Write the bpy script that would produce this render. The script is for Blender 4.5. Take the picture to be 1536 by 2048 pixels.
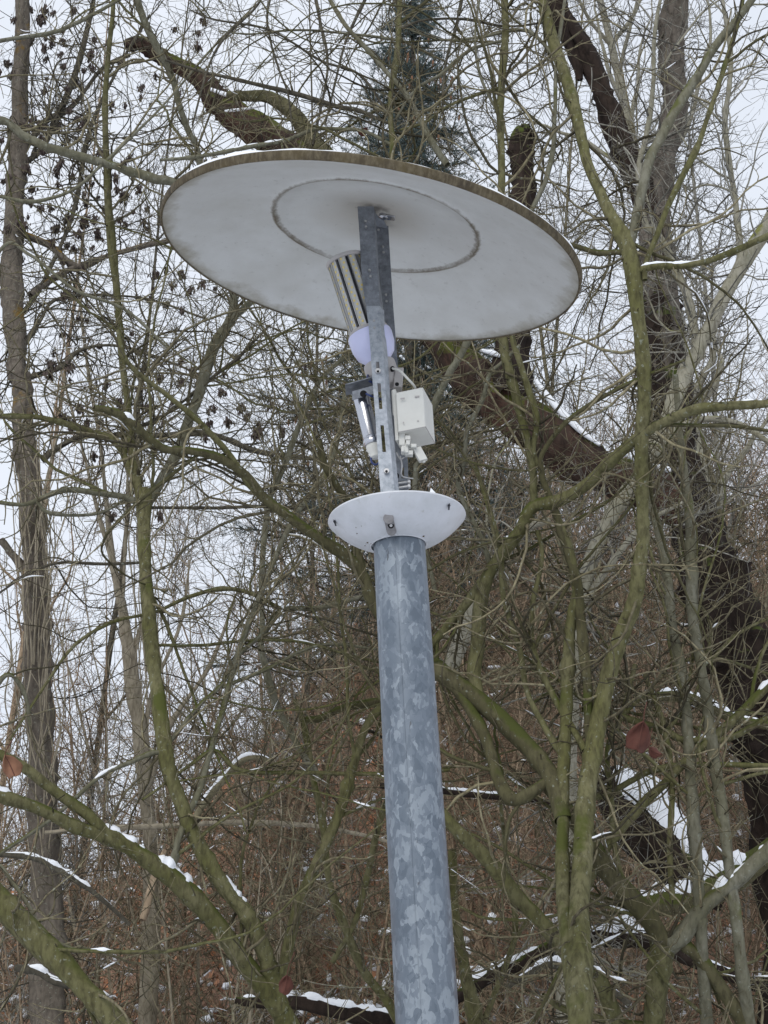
import bpy, math, random
import numpy as np
rng = np.random.default_rng(11); random.seed(5)
S = bpy.context.scene
for o in list(bpy.data.objects): bpy.data.objects.remove(o)

# ---------------------------------------------------------------- camera
F = 3076.0; PITCH = math.radians(22); CAM = np.array([0, 0, 1.6])
cd = bpy.data.cameras.new('camera'); cam = bpy.data.objects.new('camera', cd); S.collection.objects.link(cam)
cam.location = CAM; cam.rotation_euler = (math.radians(90) + PITCH, 0, 0)
cd.sensor_fit = 'VERTICAL'; cd.sensor_height = 36; cd.sensor_width = 27; cd.lens = F / 2048 * 36
cd.clip_start = .05; cd.clip_end = 3000
S.camera = cam
# ---------------------------------------------------------------- sky, sun, exposure
SUN_EL, SUN_AZ = math.radians(38), math.radians(200)
w = bpy.data.worlds.new('World'); S.world = w; w.use_nodes = True
nt = w.node_tree; bg = nt.nodes['Background']
sk = nt.nodes.new('ShaderNodeTexSky'); sk.sky_type = 'NISHITA'; sk.sun_disc = False
sk.sun_elevation = SUN_EL; sk.sun_rotation = SUN_AZ
tc = nt.nodes.new('ShaderNodeTexCoord')
cn = nt.nodes.new('ShaderNodeTexNoise'); cn.inputs['Scale'].default_value = 2.2; cn.inputs['Detail'].default_value = 5
nt.links.new(tc.outputs['Generated'], cn.inputs['Vector'])
cr = nt.nodes.new('ShaderNodeValToRGB')
cr.color_ramp.elements[0].position = .3; cr.color_ramp.elements[0].color = (6.25, 6.7, 7.5, 1)
cr.color_ramp.elements[1].position = .7; cr.color_ramp.elements[1].color = (7.2, 7.6, 8.3, 1)
nt.links.new(cn.outputs[0], cr.inputs[0])
mx = nt.nodes.new('ShaderNodeMix'); mx.data_type = 'RGBA'; mx.inputs[0].default_value = .93     # thick even cloud over the sky
nt.links.new(sk.outputs[0], mx.inputs[6]); nt.links.new(cr.outputs[0], mx.inputs[7])
nt.links.new(mx.outputs[2], bg.inputs[0]); bg.inputs[1].default_value = .1
sd = bpy.data.lights.new('sun', 'SUN'); sd.energy = 1.1; sd.angle = math.radians(25); sd.color = (1, .96, .9)
so = bpy.data.objects.new('sun', sd); S.collection.objects.link(so)
so.rotation_euler = (math.radians(90) - SUN_EL, 0, math.pi - SUN_AZ)
S.view_settings.view_transform = 'Standard'; S.view_settings.look = 'None'
S.view_settings.exposure = 0.34; S.view_settings.gamma = 1
S.render.engine = 'CYCLES'

# ---------------------------------------------------------------- maths helpers
XA = np.array([1., 0, 0]); UA = np.array([0, -math.sin(PITCH), math.cos(PITCH)]); FA = np.array([0, math.cos(PITCH), math.sin(PITCH)])
def at(px, py, Y):
    px = np.asarray(px, float); py = np.asarray(py, float); Y = np.asarray(Y, float)
    d = XA * ((px - 768) / F)[..., None] - UA * ((py - 1024) / F)[..., None] + FA
    return CAM + d * (Y / d[..., 1])[..., None]
def depth(P): return (P - CAM) @ FA
def nrm(v): return v / np.maximum(np.linalg.norm(v, axis=-1, keepdims=True), 1e-9)
def sm(t): t = np.clip(t, 0, 1); return t * t * (3 - 2 * t)
def gz(x, y):
    x = np.asarray(x, float); y = np.asarray(y, float)
    H = 4.9 + 4.7 * sm((x + 4.2) / 5)
    return H * sm((y - 7) / 17) + .03 * np.maximum(y - 24, 0) * (y < 3000) + .06 * np.sin(x * 1.7 + y * .6) * sm((y - 6) / 4) + .05 * np.sin(x * 3.1 - y * 1.3) * sm((y - 6) / 4)

# ---------------------------------------------------------------- materials
def newmat(name):
    m = bpy.data.materials.new(name); m.use_nodes = True
    return m, m.node_tree, m.node_tree.nodes['Principled BSDF']
def N(nt, t, **k):
    n = nt.nodes.new(t)
    for a, b in k.items():
        if a in n.inputs: n.inputs[a].default_value = b
        else: setattr(n, a, b)
    return n
def ramp(nt, src, stops):
    r = nt.nodes.new('ShaderNodeValToRGB'); e = r.color_ramp.elements
    while len(e) < len(stops): e.new(.5)
    for q, (p, c) in zip(e, stops):
        q.position = p; q.color = (c, c, c, 1) if isinstance(c, (int, float)) else (*c, 1)
    nt.links.new(src, r.inputs[0]); return r.outputs[0]
def noise(nt, scale, detail=4, rough=.55, vec=None, dist=0):
    n = N(nt, 'ShaderNodeTexNoise'); n.inputs['Scale'].default_value = scale; n.inputs['Detail'].default_value = detail
    n.inputs['Roughness'].default_value = rough; n.inputs['Distortion'].default_value = dist
    if vec is not None: nt.links.new(vec, n.inputs['Vector'])
    return n.outputs[0]
def coords(nt, scale=(1, 1, 1)):
    t = N(nt, 'ShaderNodeTexCoord'); m = N(nt, 'ShaderNodeMapping'); m.inputs['Scale'].default_value = scale
    nt.links.new(t.outputs['Object'], m.inputs[0]); return m.outputs[0]
def mix(nt, fac, a, b):
    m = N(nt, 'ShaderNodeMix'); m.data_type = 'RGBA'
    for i, v in ((0, fac), (6, a), (7, b)):
        if isinstance(v, (int, float)): m.inputs[i].default_value = v
        elif isinstance(v, tuple): m.inputs[i].default_value = (*v, 1)
        else: nt.links.new(v, m.inputs[i])
    return m.outputs[2]
def mth(nt, op, a, b=0.):
    m = N(nt, 'ShaderNodeMath'); m.operation = op
    for i, v in enumerate((a, b)):
        if isinstance(v, (int, float)): m.inputs[i].default_value = v
        else: nt.links.new(v, m.inputs[i])
    return m.outputs[0]
def bump(nt, bs, h, strength=.4, dist=.01):
    b = N(nt, 'ShaderNodeBump'); b.inputs['Strength'].default_value = strength; b.inputs['Distance'].default_value = dist
    nt.links.new(h, b.inputs['Height']); nt.links.new(b.outputs[0], bs.inputs['Normal'])
def upness(nt):
    g = N(nt, 'ShaderNodeNewGeometry'); s = N(nt, 'ShaderNodeSeparateXYZ'); nt.links.new(g.outputs['Normal'], s.inputs[0]); return s.outputs[2]
def bark(name, a, b, c, moss=None, mossamt=.0, lichen=.0, sc=1., bmp=.45, rough=.9, isl=.18):
    m, nt, bs = newmat(name); v = coords(nt, (1, 1, .35)); v1 = coords(nt)
    n1 = noise(nt, 6 * sc, 5, .6, v1); n2 = noise(nt, 60 * sc, 4, .6, v)
    col = mix(nt, ramp(nt, n1, [(.35, 0.), (.65, 1.)]), a, b)
    col = mix(nt, ramp(nt, n2, [(.42, 0.), (.7, .85)]), col, c)
    if lichen:
        nl = noise(nt, 62 * sc, 3, .6, v1); col = mix(nt, ramp(nt, nl, [(.66 - .05 * lichen, 0.), (.71 - .05 * lichen, .6)]), col, (.23, .245, .20))
    if moss:
        nm = noise(nt, 3.1, 5, .65, v1)
        f = mth(nt, 'ADD', mth(nt, 'MULTIPLY', upness(nt), .22), nm)
        col = mix(nt, ramp(nt, f, [(.66 - mossamt, 0.), (.74 - mossamt, 1.)]), col, moss)
    g = N(nt, 'ShaderNodeNewGeometry'); k = N(nt, 'ShaderNodeMapRange'); k.inputs['To Min'].default_value = 1 - isl; k.inputs['To Max'].default_value = 1 + isl * 1.25   # every twig has a tone of its own
    nt.links.new(g.outputs['Random Per Island'], k.inputs['Value']); vs = N(nt, 'ShaderNodeVectorMath'); vs.operation = 'SCALE'; nt.links.new(col, vs.inputs[0]); nt.links.new(k.outputs[0], vs.inputs['Scale']); col = vs.outputs[0]
    nt.links.new(col, bs.inputs['Base Color']); bs.inputs['Roughness'].default_value = rough
    bs.inputs['Specular IOR Level'].default_value = .2
    bump(nt, bs, n2, bmp, .006 / sc); return m
def plain(name, col, rough=.6, metal=0., var=.12, sc=30, bmp=0., spec=.4):
    m, nt, bs = newmat(name); v = coords(nt); n = noise(nt, sc, 4, .6, v)
    lo = tuple(x * (1 - var) for x in col); hi = tuple(min(1, x * (1 + var)) for x in col)
    nt.links.new(mix(nt, n, lo, hi), bs.inputs['Base Color']); bs.inputs['Roughness'].default_value = rough
    bs.inputs['Metallic'].default_value = metal; bs.inputs['Specular IOR Level'].default_value = spec
    if bmp: bump(nt, bs, n, bmp, .003)
    return m
M = {}
M['olive'] = bark('olive_bark', (.098, .096, .036), (.150, .140, .075), (.042, .038, .018), moss=(.068, .076, .02), mossamt=.05, lichen=.6)
M['greygreen'] = bark('grey_green_bark', (.125, .12, .075), (.18, .175, .135), (.075, .07, .045), moss=(.085, .09, .03), mossamt=.02, lichen=.7)
M['mossy'] = bark('mossy_bark', (.07, .065, .03), (.11, .10, .055), (.04, .035, .02), moss=(.06, .068, .018), mossamt=.12, lichen=.4)
M['pale'] = bark('pale_bark', (.22, .21, .155), (.28, .265, .215), (.14, .13, .09), moss=(.15, .15, .05), mossamt=.0, lichen=.6)
M['ash'] = bark('ash_bark', (.095, .08, .063), (.14, .12, .098), (.05, .043, .035), moss=(.15, .09, .015), mossamt=.03, lichen=.7, bmp=.7)
M['greyplate'] = bark('grey_brown_plated_bark', (.08, .068, .055), (.125, .108, .09), (.022, .018, .014), moss=(.06, .075, .02), mossamt=.03, lichen=.3, sc=.6, bmp=1.)
M['dark'] = bark('rotten_dark_bark', (.020, .0135, .011), (.036, .025, .019), (.007, .005, .004), moss=(.05, .065, .012), mossamt=.03, sc=.45, bmp=1.)
M['red'] = bark('stripped_red_brown_wood', (.085, .046, .033), (.048, .036, .029), (.015, .010, .008), moss=(.075, .085, .015), mossamt=.10, sc=.45, bmp=1.)
M['darktwig'] = bark('dark_twig_bark', (.055, .05, .038), (.09, .08, .06), (.03, .027, .02), lichen=.5, isl=.68)
M['twig'] = bark('twig_bark', (.118, .104, .060), (.185, .165, .108), (.050, .040, .026), lichen=.8, isl=.68)
M['twigbrown'] = bark('brown_twig_bark', (.20, .145, .095), (.31, .24, .165), (.075, .052, .036), isl=.68)
M['twiggrey'] = bark('grey_twig_bark', (.17, .165, .14), (.24, .23, .20), (.10, .095, .08), isl=.68)
M['straw'] = bark('dry_straw_stem', (.23, .20, .145), (.30, .265, .20), (.12, .10, .07), sc=.8)
M['seed'] = plain('dry_seed_keys', (.062, .045, .038), .8, var=.5, sc=14)
M['leaf'] = plain('dry_red_brown_leaf', (.085, .027, .017), .75, var=.45, sc=35, bmp=.3)
M['tanleaf'] = plain('dry_tan_leaf', (.22, .105, .06), .75, var=.35, sc=35, bmp=.3)
M['needle'] = plain('blue_green_needles', (.085, .122, .118), .7, var=.5, sc=1.7)
M['cone'] = plain('brown_spruce_cones', (.17, .085, .045), .8, var=.3)
def snowmat():
    m, nt, bs = newmat('snow'); v = coords(nt); n = noise(nt, 45, 4, .6, v)
    nt.links.new(mix(nt, n, (.80, .83, .88), (.88, .90, .93)), bs.inputs['Base Color']); bs.inputs['Roughness'].default_value = .75
    bump(nt, bs, n, .5, .006); return m
M['snow'] = snowmat()

# ---------------------------------------------------------------- object helpers
def mesh_np(name, V, Q, mats, mi=None, smooth=True):
    me = bpy.data.meshes.new(name); V = np.asarray(V, np.float32); Q = np.asarray(Q, np.int32)
    me.vertices.add(len(V)); me.vertices.foreach_set('co', V.ravel())
    k = Q.shape[1]
    me.loops.add(Q.size); me.loops.foreach_set('vertex_index', Q.ravel())
    me.polygons.add(len(Q)); me.polygons.foreach_set('loop_start', np.arange(0, Q.size, k, dtype=np.int32))
    for m in (mats if isinstance(mats, (list, tuple)) else [mats]): me.materials.append(m)
    if mi is not None: me.polygons.foreach_set('material_index', np.asarray(mi, np.int32))
    if smooth: me.polygons.foreach_set('use_smooth', np.ones(len(Q), bool))
    me.update(); me.validate(); return me
def tag(o, label=None, cat=None, group=None, kind=None):
    if label: o['label'] = label
    if cat: o['category'] = cat
    if group: o['group'] = group
    if kind: o['kind'] = kind
    return o
def thing(name, loc, label, cat, group=None):
    o = bpy.data.objects.new(name, None); S.collection.objects.link(o); o.location = loc; o.empty_display_size = .1
    return tag(o, label, cat, group)
def world_loc(o):
    p = np.array(o.location)
    return p if o.parent is None else p + world_loc(o.parent)
def obj(name, me, parent=None):
    o = bpy.data.objects.new(name, me); S.collection.objects.link(o)
    if parent is not None: o.parent = parent
    return o
def part(name, V, Q, mats, parent, mi=None, smooth=True):
    V = np.asarray(V, float) - (world_loc(parent) if parent is not None else 0)
    return obj(name, mesh_np(name, V, Q, mats, mi, smooth), parent)
class MB:
    def __init__(s): s.v = []; s.f = []; s.m = []
    def add(s, V, Fc, mi=0):
        b = len(s.v); s.v += [tuple(map(float, q)) for q in V]; s.f += [tuple(b + i for i in f) for f in Fc]; s.m += [mi] * len(Fc)
    def box(s, c, ux, uy, uz, mi=0):            # full-length edge vectors about a centre
        c, ux, uy, uz = map(np.asarray, (c, ux, uy, uz))
        V = [c + a * ux / 2 + b * uy / 2 + d * uz / 2 for d in (-1, 1) for b in (-1, 1) for a in (-1, 1)]
        s.add(V, [(0, 2, 3, 1), (4, 5, 7, 6), (0, 1, 5, 4), (2, 6, 7, 3), (0, 4, 6, 2), (1, 3, 7, 5)], mi)
    def lathe(s, o, ax, prof, seg=32, mi=0, caps=True):   # prof: (radius, distance along the axis)
        o = np.asarray(o, float); ax = nrm(np.asarray(ax, float)); a = nrm(np.cross(ax, [.3, 1, .1])); b = np.cross(ax, a)
        V = []
        for r, h in prof:
            for i in range(seg):
                t = 2 * math.pi * i / seg; V.append(o + ax * h + r * (math.cos(t) * a + math.sin(t) * b))
        Fc = [(k * seg + i, k * seg + (i + 1) % seg, (k + 1) * seg + (i + 1) % seg, (k + 1) * seg + i) for k in range(len(prof) - 1) for i in range(seg)]
        if caps:
            Fc.append(tuple(range(seg))[::-1]); Fc.append(tuple((len(prof) - 1) * seg + i for i in range(seg)))
        s.add(V, Fc, mi)
    def cyl(s, p0, p1, r, seg=16, mi=0, r1=None):
        p0 = np.asarray(p0, float); p1 = np.asarray(p1, float); L = np.linalg.norm(p1 - p0)
        s.lathe(p0, p1 - p0, [(r, 0), (r if r1 is None else r1, L)], seg, mi)
    def wire(s, pts, r, seg=8, mi=0):
        P = smooth_path(np.array(pts, float), 5)
        V, Q = tubes(P[None], np.full((1, len(P)), r), seg); s.add(V, [tuple(q) for q in Q], mi)
    def build(s, name, mats, parent, bevel=0., smooth=True, ang=40):
        me = bpy.data.meshes.new(name); off = world_loc(parent) if parent is not None else np.zeros(3)
        me.from_pydata([tuple(np.array(v) - off) for v in s.v], [], s.f)
        for m in (mats if isinstance(mats, (list, tuple)) else [mats]): me.materials.append(m)
        me.polygons.foreach_set('material_index', s.m)
        if smooth:
            me.polygons.foreach_set('use_smooth', [True] * len(s.f)); me.set_sharp_from_angle(angle=math.radians(ang))
        me.update(); o = obj(name, me, parent)
        if bevel:
            b = o.modifiers.new('bevel', 'BEVEL'); b.width = bevel; b.segments = 2; b.limit_method = 'ANGLE'
        return o
def smooth_path(P, k):
    P = np.asarray(P, float); Q = np.vstack([2 * P[0] - P[1], P, 2 * P[-1] - P[-2]]); out = []
    for i in range(1, len(Q) - 2):
        for j in range(k):
            t = j / k; a, b, c, d = Q[i - 1:i + 3]
            out.append(.5 * (2 * b + (c - a) * t + (2 * a - 5 * b + 4 * c - d) * t * t + (3 * b - a - 3 * c + d) * t ** 3))
    out.append(P[-1]); return np.array(out)
def tubes(P, R, sides=3, rough=0.):
    """P (n,K,3), R (n,K): one closed-ended tube for each polyline"""
    P = np.asarray(P, float); n, K, _ = P.shape
    T = nrm(np.gradient(P, axis=1)); avg = nrm(P[:, -1] - P[:, 0])
    ref = np.cross(avg, np.array([.31, .52, .79])); ref = nrm(ref)[:, None, :]
    A = nrm(ref - (ref * T).sum(-1, keepdims=True) * T); B = np.cross(T, A)
    th = np.arange(sides) * 2 * math.pi / sides
    rr = np.asarray(R)[:, :, None] * np.ones(sides)
    if rough:
        e = rng.normal(size=(n, K, sides)); k = max(1, K // 8)
        e2 = e.copy()
        for _ in range(min(14, K // 4)): e = (e + np.roll(e, 1, 1) + np.roll(e, -1, 1)) / 3
        e = e / max(e.std(), 1e-6) * .9 + (e2 + np.roll(e2, 1, 1)) * .12
        e = (e * 1.0 + np.roll(e, 1, 2) * .5 + np.roll(e, -1, 2) * .2)
        rr = rr * (1 + rough * e)
    V = P[:, :, None, :] + rr[..., None] * (np.cos(th)[:, None] * A[:, :, None, :] + np.sin(th)[:, None] * B[:, :, None, :])
    idx = np.arange(n * K * sides).reshape(n, K, sides); nx = np.roll(idx, -1, 2)
    Q = np.stack([idx[:, :-1], nx[:, :-1], nx[:, 1:], idx[:, 1:]], -1).reshape(-1, 4)
    return V.reshape(-1, 3), Q
def grow(P, R, n, L=(.4, 1.), K=8, ang=(35, 75), r=.5, rmin=.0012, rmax=.008, t0=.1, t1=1., up=.04, wig=.25, curl=.12, taper=.35, ymin=4.2, wpow=1.):
    """n side shoots on the given polylines -> (P, R) of the shoots"""
    P = np.asarray(P, float); m, Kp, _ = P.shape
    ln = np.linalg.norm(P[:, 1:] - P[:, :-1], axis=-1).sum(1) ** wpow
    i = rng.choice(m, n, p=ln / ln.sum()); t = rng.uniform(t0, t1, n) * (Kp - 1.001); k = t.astype(int); f = (t - k)[:, None]
    st = P[i, k] * (1 - f) + P[i, k + 1] * f; tg = nrm(P[i, k + 1] - P[i, k]); rp = R[i, k] * (1 - f[:, 0]) + R[i, k + 1] * f[:, 0]
    q = nrm(np.cross(tg, rng.normal(size=(n, 3)))); a = np.radians(rng.uniform(*ang, n))[:, None]
    d = nrm(tg * np.cos(a) + q * np.sin(a)); LL = rng.uniform(L[0], L[1], n) * rng.uniform(.5, 1, n); s = (LL / (K - 1))[:, None]
    c = rng.normal(size=(n, 3)) * curl; pts = [st]
    for _ in range(K - 1):
        d = nrm(d + c + rng.normal(size=(n, 3)) * wig + np.array([0, 0, up])); pts.append(pts[-1] + d * s)
    C = np.stack(pts, 1); r0 = np.clip(rp * r, rmin, rmax)
    RR = r0[:, None] * np.linspace(1, taper, K)
    ok = C[:, :, 1].min(1) > ymin
    return C[ok], RR[ok]
def snow_caps(P, R, cover=.4, ns=.2, thick=.55, steep=.8, seg=(4, 14)):
    """snow lying in runs on the upper side of one densely sampled polyline"""
    out = []; K = len(P); T = nrm(np.gradient(P, axis=0)); i = 0
    while i < K - 4:
        ln = random.randint(*seg)
        if random.random() < cover:
            j = min(K, i + ln); sl = slice(i, j)
            if j - i >= 4 and np.abs(T[sl, 2]).max() < steep:
                kk = (j - i - 1) * 3 + 1; c0 = smooth_path(P[sl], 3); r0 = np.interp(np.linspace(0, j - i - 1, kk), np.arange(j - i), R[sl])
                q = np.linspace(0, 1, kk); e_ = rng.normal(size=kk); e_ = (e_ + np.roll(e_, 1) + np.roll(e_, -1)) / 3
                env = np.sin(math.pi * np.clip(q, .015, .985)) ** .55 * np.clip(1 + ns * e_ * 1.7, .5, 1.5)
                r = r0 * .80 * env + .0006
                c = c0 + np.array([0, 0, 1.]) * (r0 * thick * (.45 + .7 * env))[:, None]
                out.append((c, r)); i = j; continue
        i += ln
    return out
def snow_part(lst, parent, name='snow_cap'):
    if not lst: return
    VV, QQ, b = [], [], 0
    for c, r in lst:
        V, Q = tubes(c[None], r[None], 9, .05); VV.append(V); QQ.append(Q + b); b += len(V)
    return part(name, np.vstack(VV), np.vstack(QQ), M['snow'], parent)

# ---------------------------------------------------------------- ground
def ground():
    xs = np.concatenate([-np.geomspace(2500, 14, 14), np.linspace(-12, 12, 90), np.geomspace(14, 2500, 14)])
    ys = np.concatenate([-np.geomspace(2500, 6, 12), np.linspace(-4, 30, 120), np.geomspace(33, 2600, 16)])
    X, Y = np.meshgrid(xs, ys); Z = gz(X, Y) + np.where((np.abs(X) < 13) & (Y > 5) & (Y < 31), rng.normal(size=X.shape) * .05, 0)
    V = np.stack([X, Y, Z], -1).reshape(-1, 3); nx, ny = len(xs), len(ys)
    i = np.arange(nx * ny).reshape(ny, nx); Q = np.stack([i[:-1, :-1], i[:-1, 1:], i[1:, 1:], i[1:, :-1]], -1).reshape(-1, 4)
    m, nt, bs = newmat('forest_floor_with_snow'); v = coords(nt)
    n1 = noise(nt, 28, 6, .7, v); n2 = noise(nt, 3, 4, .6, v)
    col = ramp(nt, n1, [(.30, (.12, .08, .06)), (.5, (.32, .19, .125)), (.62, (.44, .25, .16)), (.72, (.28, .21, .15))])
    sp = N(nt, 'ShaderNodeSeparateXYZ'); nt.links.new(v, sp.inputs[0])
    near = ramp(nt, mth(nt, 'MULTIPLY', sp.outputs[1], .05), [(.36, 1.), (.52, 0.)])       # unseen near ground made snowy to bounce light upward, leaf litter under the thicket
    f = mth(nt, 'ADD', n2, mth(nt, 'MULTIPLY', near, .5))
    col = mix(nt, ramp(nt, f, [(.60, 0.), (.64, 1.)]), col, (.82, .84, .88))
    nt.links.new(col, bs.inputs['Base Color']); bs.inputs['Roughness'].default_value = .95; bump(nt, bs, n1, .8, .04)
    g = part('ground', V, Q, m, None); tag(g, kind='structure')
    n = 26000                                                                              # fallen leaves
    y = rng.uniform(8, 24, n); x = rng.uniform(-1, 1, n) * (y * .30 + .8); z = gz(x, y) + rng.uniform(.0, .10, n)
    c = np.stack([x, y, z], 1); a = nrm(rng.normal(size=(n, 3))); b = nrm(np.cross(a, rng.normal(size=(n, 3)))); s = rng.uniform(.02, .05, n)[:, None]
    V = np.stack([c - a * s, c + b * s * .6, c + a * s, c - b * s * .6], 1).reshape(-1, 3)
    l = plain('fallen_leaf', (.50, .25, .14), .85, var=.55, sc=4)
    lo = part('leaf_litter', V, np.arange(4 * n).reshape(-1, 4), l, None, smooth=False)
    tag(lo, 'fallen orange brown leaves covering the hillside under the thicket', 'leaf litter', kind='stuff')
ground()

# ---------------------------------------------------------------- street lamp
def build_lamp():
    LY = 3.15
    pole_top = at(798, 1078, LY); pole_bot = at(855, 2048, LY)
    d = pole_bot - pole_top; k = (pole_top[2] + .05) / -d[2]; foot = pole_top + d * k
    root = thing('street_lamp', (float(foot[0]), float(foot[1]), 0.), 'broken street lamp with tilted white disc shade and exposed bulb on a galvanised post', 'street lamp')
    # materials
    m, nt, bs = newmat('galvanised_spangle'); v = coords(nt, (1, 1, .62)); vz = coords(nt, (1, 1, .03))
    dn = N(nt, 'ShaderNodeTexNoise'); dn.inputs['Scale'].default_value = 40; dn.inputs['Detail'].default_value = 3; nt.links.new(v, dn.inputs['Vector'])
    vm = N(nt, 'ShaderNodeVectorMath'); vm.operation = 'MULTIPLY_ADD'; nt.links.new(dn.outputs['Color'], vm.inputs[0]); vm.inputs[1].default_value = (.035,) * 3; nt.links.new(v, vm.inputs[2])
    def cells(s):
        q = N(nt, 'ShaderNodeTexVoronoi'); q.inputs['Scale'].default_value = s; nt.links.new(vm.outputs[0], q.inputs['Vector'])
        z = N(nt, 'ShaderNodeSeparateColor'); nt.links.new(q.outputs['Color'], z.inputs[0]); return z.outputs[0]
    c1 = cells(54); c2 = cells(120); big = noise(nt, 7, 3, .5, v)
    f = mth(nt, 'ADD', mth(nt, 'MULTIPLY', c1, .62), mth(nt, 'MULTIPLY', c2, .38)); f = mth(nt, 'ADD', f, mth(nt, 'MULTIPLY', mth(nt, 'SUBTRACT', big, .5), .7))
    col = ramp(nt, f, [(.20, (.11, .136, .168)), (.34, (.132, .161, .196)), (.50, (.148, .178, .215)), (.60, (.165, .196, .235)), (.66, (.185, .218, .256)), (.69, (.215, .25, .288)), (.82, (.25, .288, .326))])
    st = noise(nt, 55, 3, .6, vz); col = mix(nt, ramp(nt, st, [(.62, 0.), (.70, .35)]), col, (.34, .385, .43))
    sp = noise(nt, 90, 2, .5, coords(nt, (1, 1, .25))); col = mix(nt, ramp(nt, sp, [(.74, 0.), (.76, .8)]), col, (.07, .075, .085))
    nt.links.new(col, bs.inputs['Base Color']); bs.inputs['Metallic'].default_value = .35
    nt.links.new(ramp(nt, f, [(.4, .42), (.7, .58)]), bs.inputs['Roughness']); bump(nt, bs, st, .08, .002); M['spangle'] = m
    m, nt, bs = newmat('zinc_strip'); v = coords(nt); n1 = noise(nt, 70, 5, .7, v); n2 = noise(nt, 16, 3, .6, v)
    col = ramp(nt, n1, [(.30, (.22, .25, .28)), (.5, (.36, .39, .43)), (.70, (.47, .50, .54))]); col = mix(nt, ramp(nt, n2, [(.6, 0.), (.75, .6)]), col, (.62, .64, .65))
    nt.links.new(col, bs.inputs['Base Color']); bs.inputs['Metallic'].default_value = .45; bs.inputs['Roughness'].default_value = .5; M['zinc'] = m
    m, nt, bs = newmat('dark_and_shaded_zinc'); v = coords(nt); n1 = noise(nt, 55, 5, .7, v)
    nt.links.new(ramp(nt, n1, [(.30, (.12, .13, .15)), (.6, (.24, .26, .29)), (.75, (.36, .38, .41))]), bs.inputs['Base Color']); bs.inputs['Metallic'].default_value = .4; bs.inputs['Roughness'].default_value = .55; M['darkshadedzinc'] = m  # dark metal; on the channels this tone also holds the disc's shade
    m, nt, bs = newmat('white_enamel'); v = coords(nt); n1 = noise(nt, 20, 5, .65, v); n2 = noise(nt, 70, 4, .7, coords(nt, (1, 1, .25)))
    col = mix(nt, ramp(nt, n1, [(.4, 0.), (.75, 1.)]), (.62, .64, .68), (.52, .54, .56)); col = mix(nt, ramp(nt, n2, [(.62, 0.), (.76, .5)]), col, (.36, .35, .32))
    nt.links.new(col, bs.inputs['Base Color']); bs.inputs['Roughness'].default_value = .4; M['white'] = m
    M['box'] = plain('off_white_plastic', (.64, .64, .60), .5, var=.10, sc=22)
    M['ceramic'] = plain('grey_ceramic', (.42, .40, .39), .5, var=.15, sc=25)
    M['lavender'] = plain('lavender_white_plastic', (.58, .60, .82), .3, var=.03)
    M['grimeshadow'] = plain('grimy_shadowed_boss', (.24, .235, .24), .7, var=.5, sc=80)  # boss grey holds grime plus the shadow inside its recess
    M['black'] = plain('black_gap', (.012, .013, .02), .35); M['hole'] = plain('dark_hollow', (.008, .008, .009), .9)
    M['chrome'] = plain('polished_aluminium', (.52, .53, .57), .22, 1., var=.03); M['silver'] = plain('satin_aluminium', (.50, .50, .50), .35, .8)
    M['led'] = plain('led_board', (.50, .50, .48), .4, var=.05); M['chip'] = plain('yellow_led_phosphor', (.70, .56, .20), .4, var=.05)
    M['blue'] = plain('blue_wire', (.03, .05, .16), .4); M['edge'] = bark('dirty_brown_rim', (.055, .045, .035), (.10, .08, .045), (.16, .135, .09), sc=2, bmp=.3)
    # post
    b = MB(); ax = nrm(pole_top - foot); Lp = float(np.linalg.norm(pole_top - foot)); zt = pole_top[2]
    rt = 51.5 * depth(pole_top) / F; rb = 64 * depth(pole_bot) / F; sl = (rb - rt) / np.linalg.norm(pole_bot - pole_top)
    b.lathe(foot, ax, [(rt + sl * (Lp - h), h) for h in np.linspace(0, Lp, 24)], 64); b.build('post', M['spangle'], root)
    b = MB(); q0, q1 = at(789, 1110, LY), at(842, 2060, LY); q1 = q0 + (q1 - q0) * ((q0[2] - .1) / (q0[2] - q1[2])); rr0, rr1 = rt, rt + sl * Lp * .96
    b.cyl(q0 - [0, rr0 * .985, 0], q1 - [0, rr1 * .985, 0], .0008, 6); b.build('weld_seam', M['spangle'], root)
    b = MB(); b.lathe(foot, ax, [(rt + sl * Lp + .055, .0), (rt + sl * Lp + .055, .03), (rt + sl * Lp + .01, .035)], 32); b.build('base_plate', M['darkshadedzinc'], root, .003)
    # bowl
    n = nrm(np.array([-.055, .01, 1.])); rim = at(794, 1041, LY); R = 136 * depth(rim) / F; hb = .058
    cb = rim - n * hb; r0 = rt + .0035
    prof = [(r0, -.002)]
    for t in np.linspace(0, 1, 14): prof.append((r0 + (R - r0) * t, hb * (.52 * t + .48 * t ** 2.6)))
    prof += [(R + .0025, hb + .003), (R + .001, hb + .007), (R - .004, hb + .004)]
    for t in np.linspace(.95, 0, 10): prof.append((r0 - .01 + (R - .006 - r0) * t ** .82, .004 + (hb - .004) * t ** 1.5))
    bowl = MB(); bowl.lathe(cb, n, prof, 72, caps=False); bo = bowl.build('lower_bowl', M['white'], root)
    # a keyhole boss on the bowl
    def on_bowl(px, py, t):    # point of the near bowl wall seen at that pixel
        ray = at(px, py, LY) - CAM; ray = ray / np.linalg.norm(ray); best = None
        for s in np.linspace(2.7, 3.6, 900):
            q = CAM + ray * s - cb; h = q @ n; r = np.linalg.norm(q - n * h)
            if 0 <= h <= hb + .004:
                rp = np.interp(h, [p[1] for p in prof[1:15]], [p[0] for p in prof[1:15]])
                if r <= rp: return CAM + ray * (s - t)
        return at(px, py, LY - .1)
    b = MB(); p1 = on_bowl(777, 1037, .004); p2 = on_bowl(783, 1062, .004); out = nrm(CAM - p1)
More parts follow.
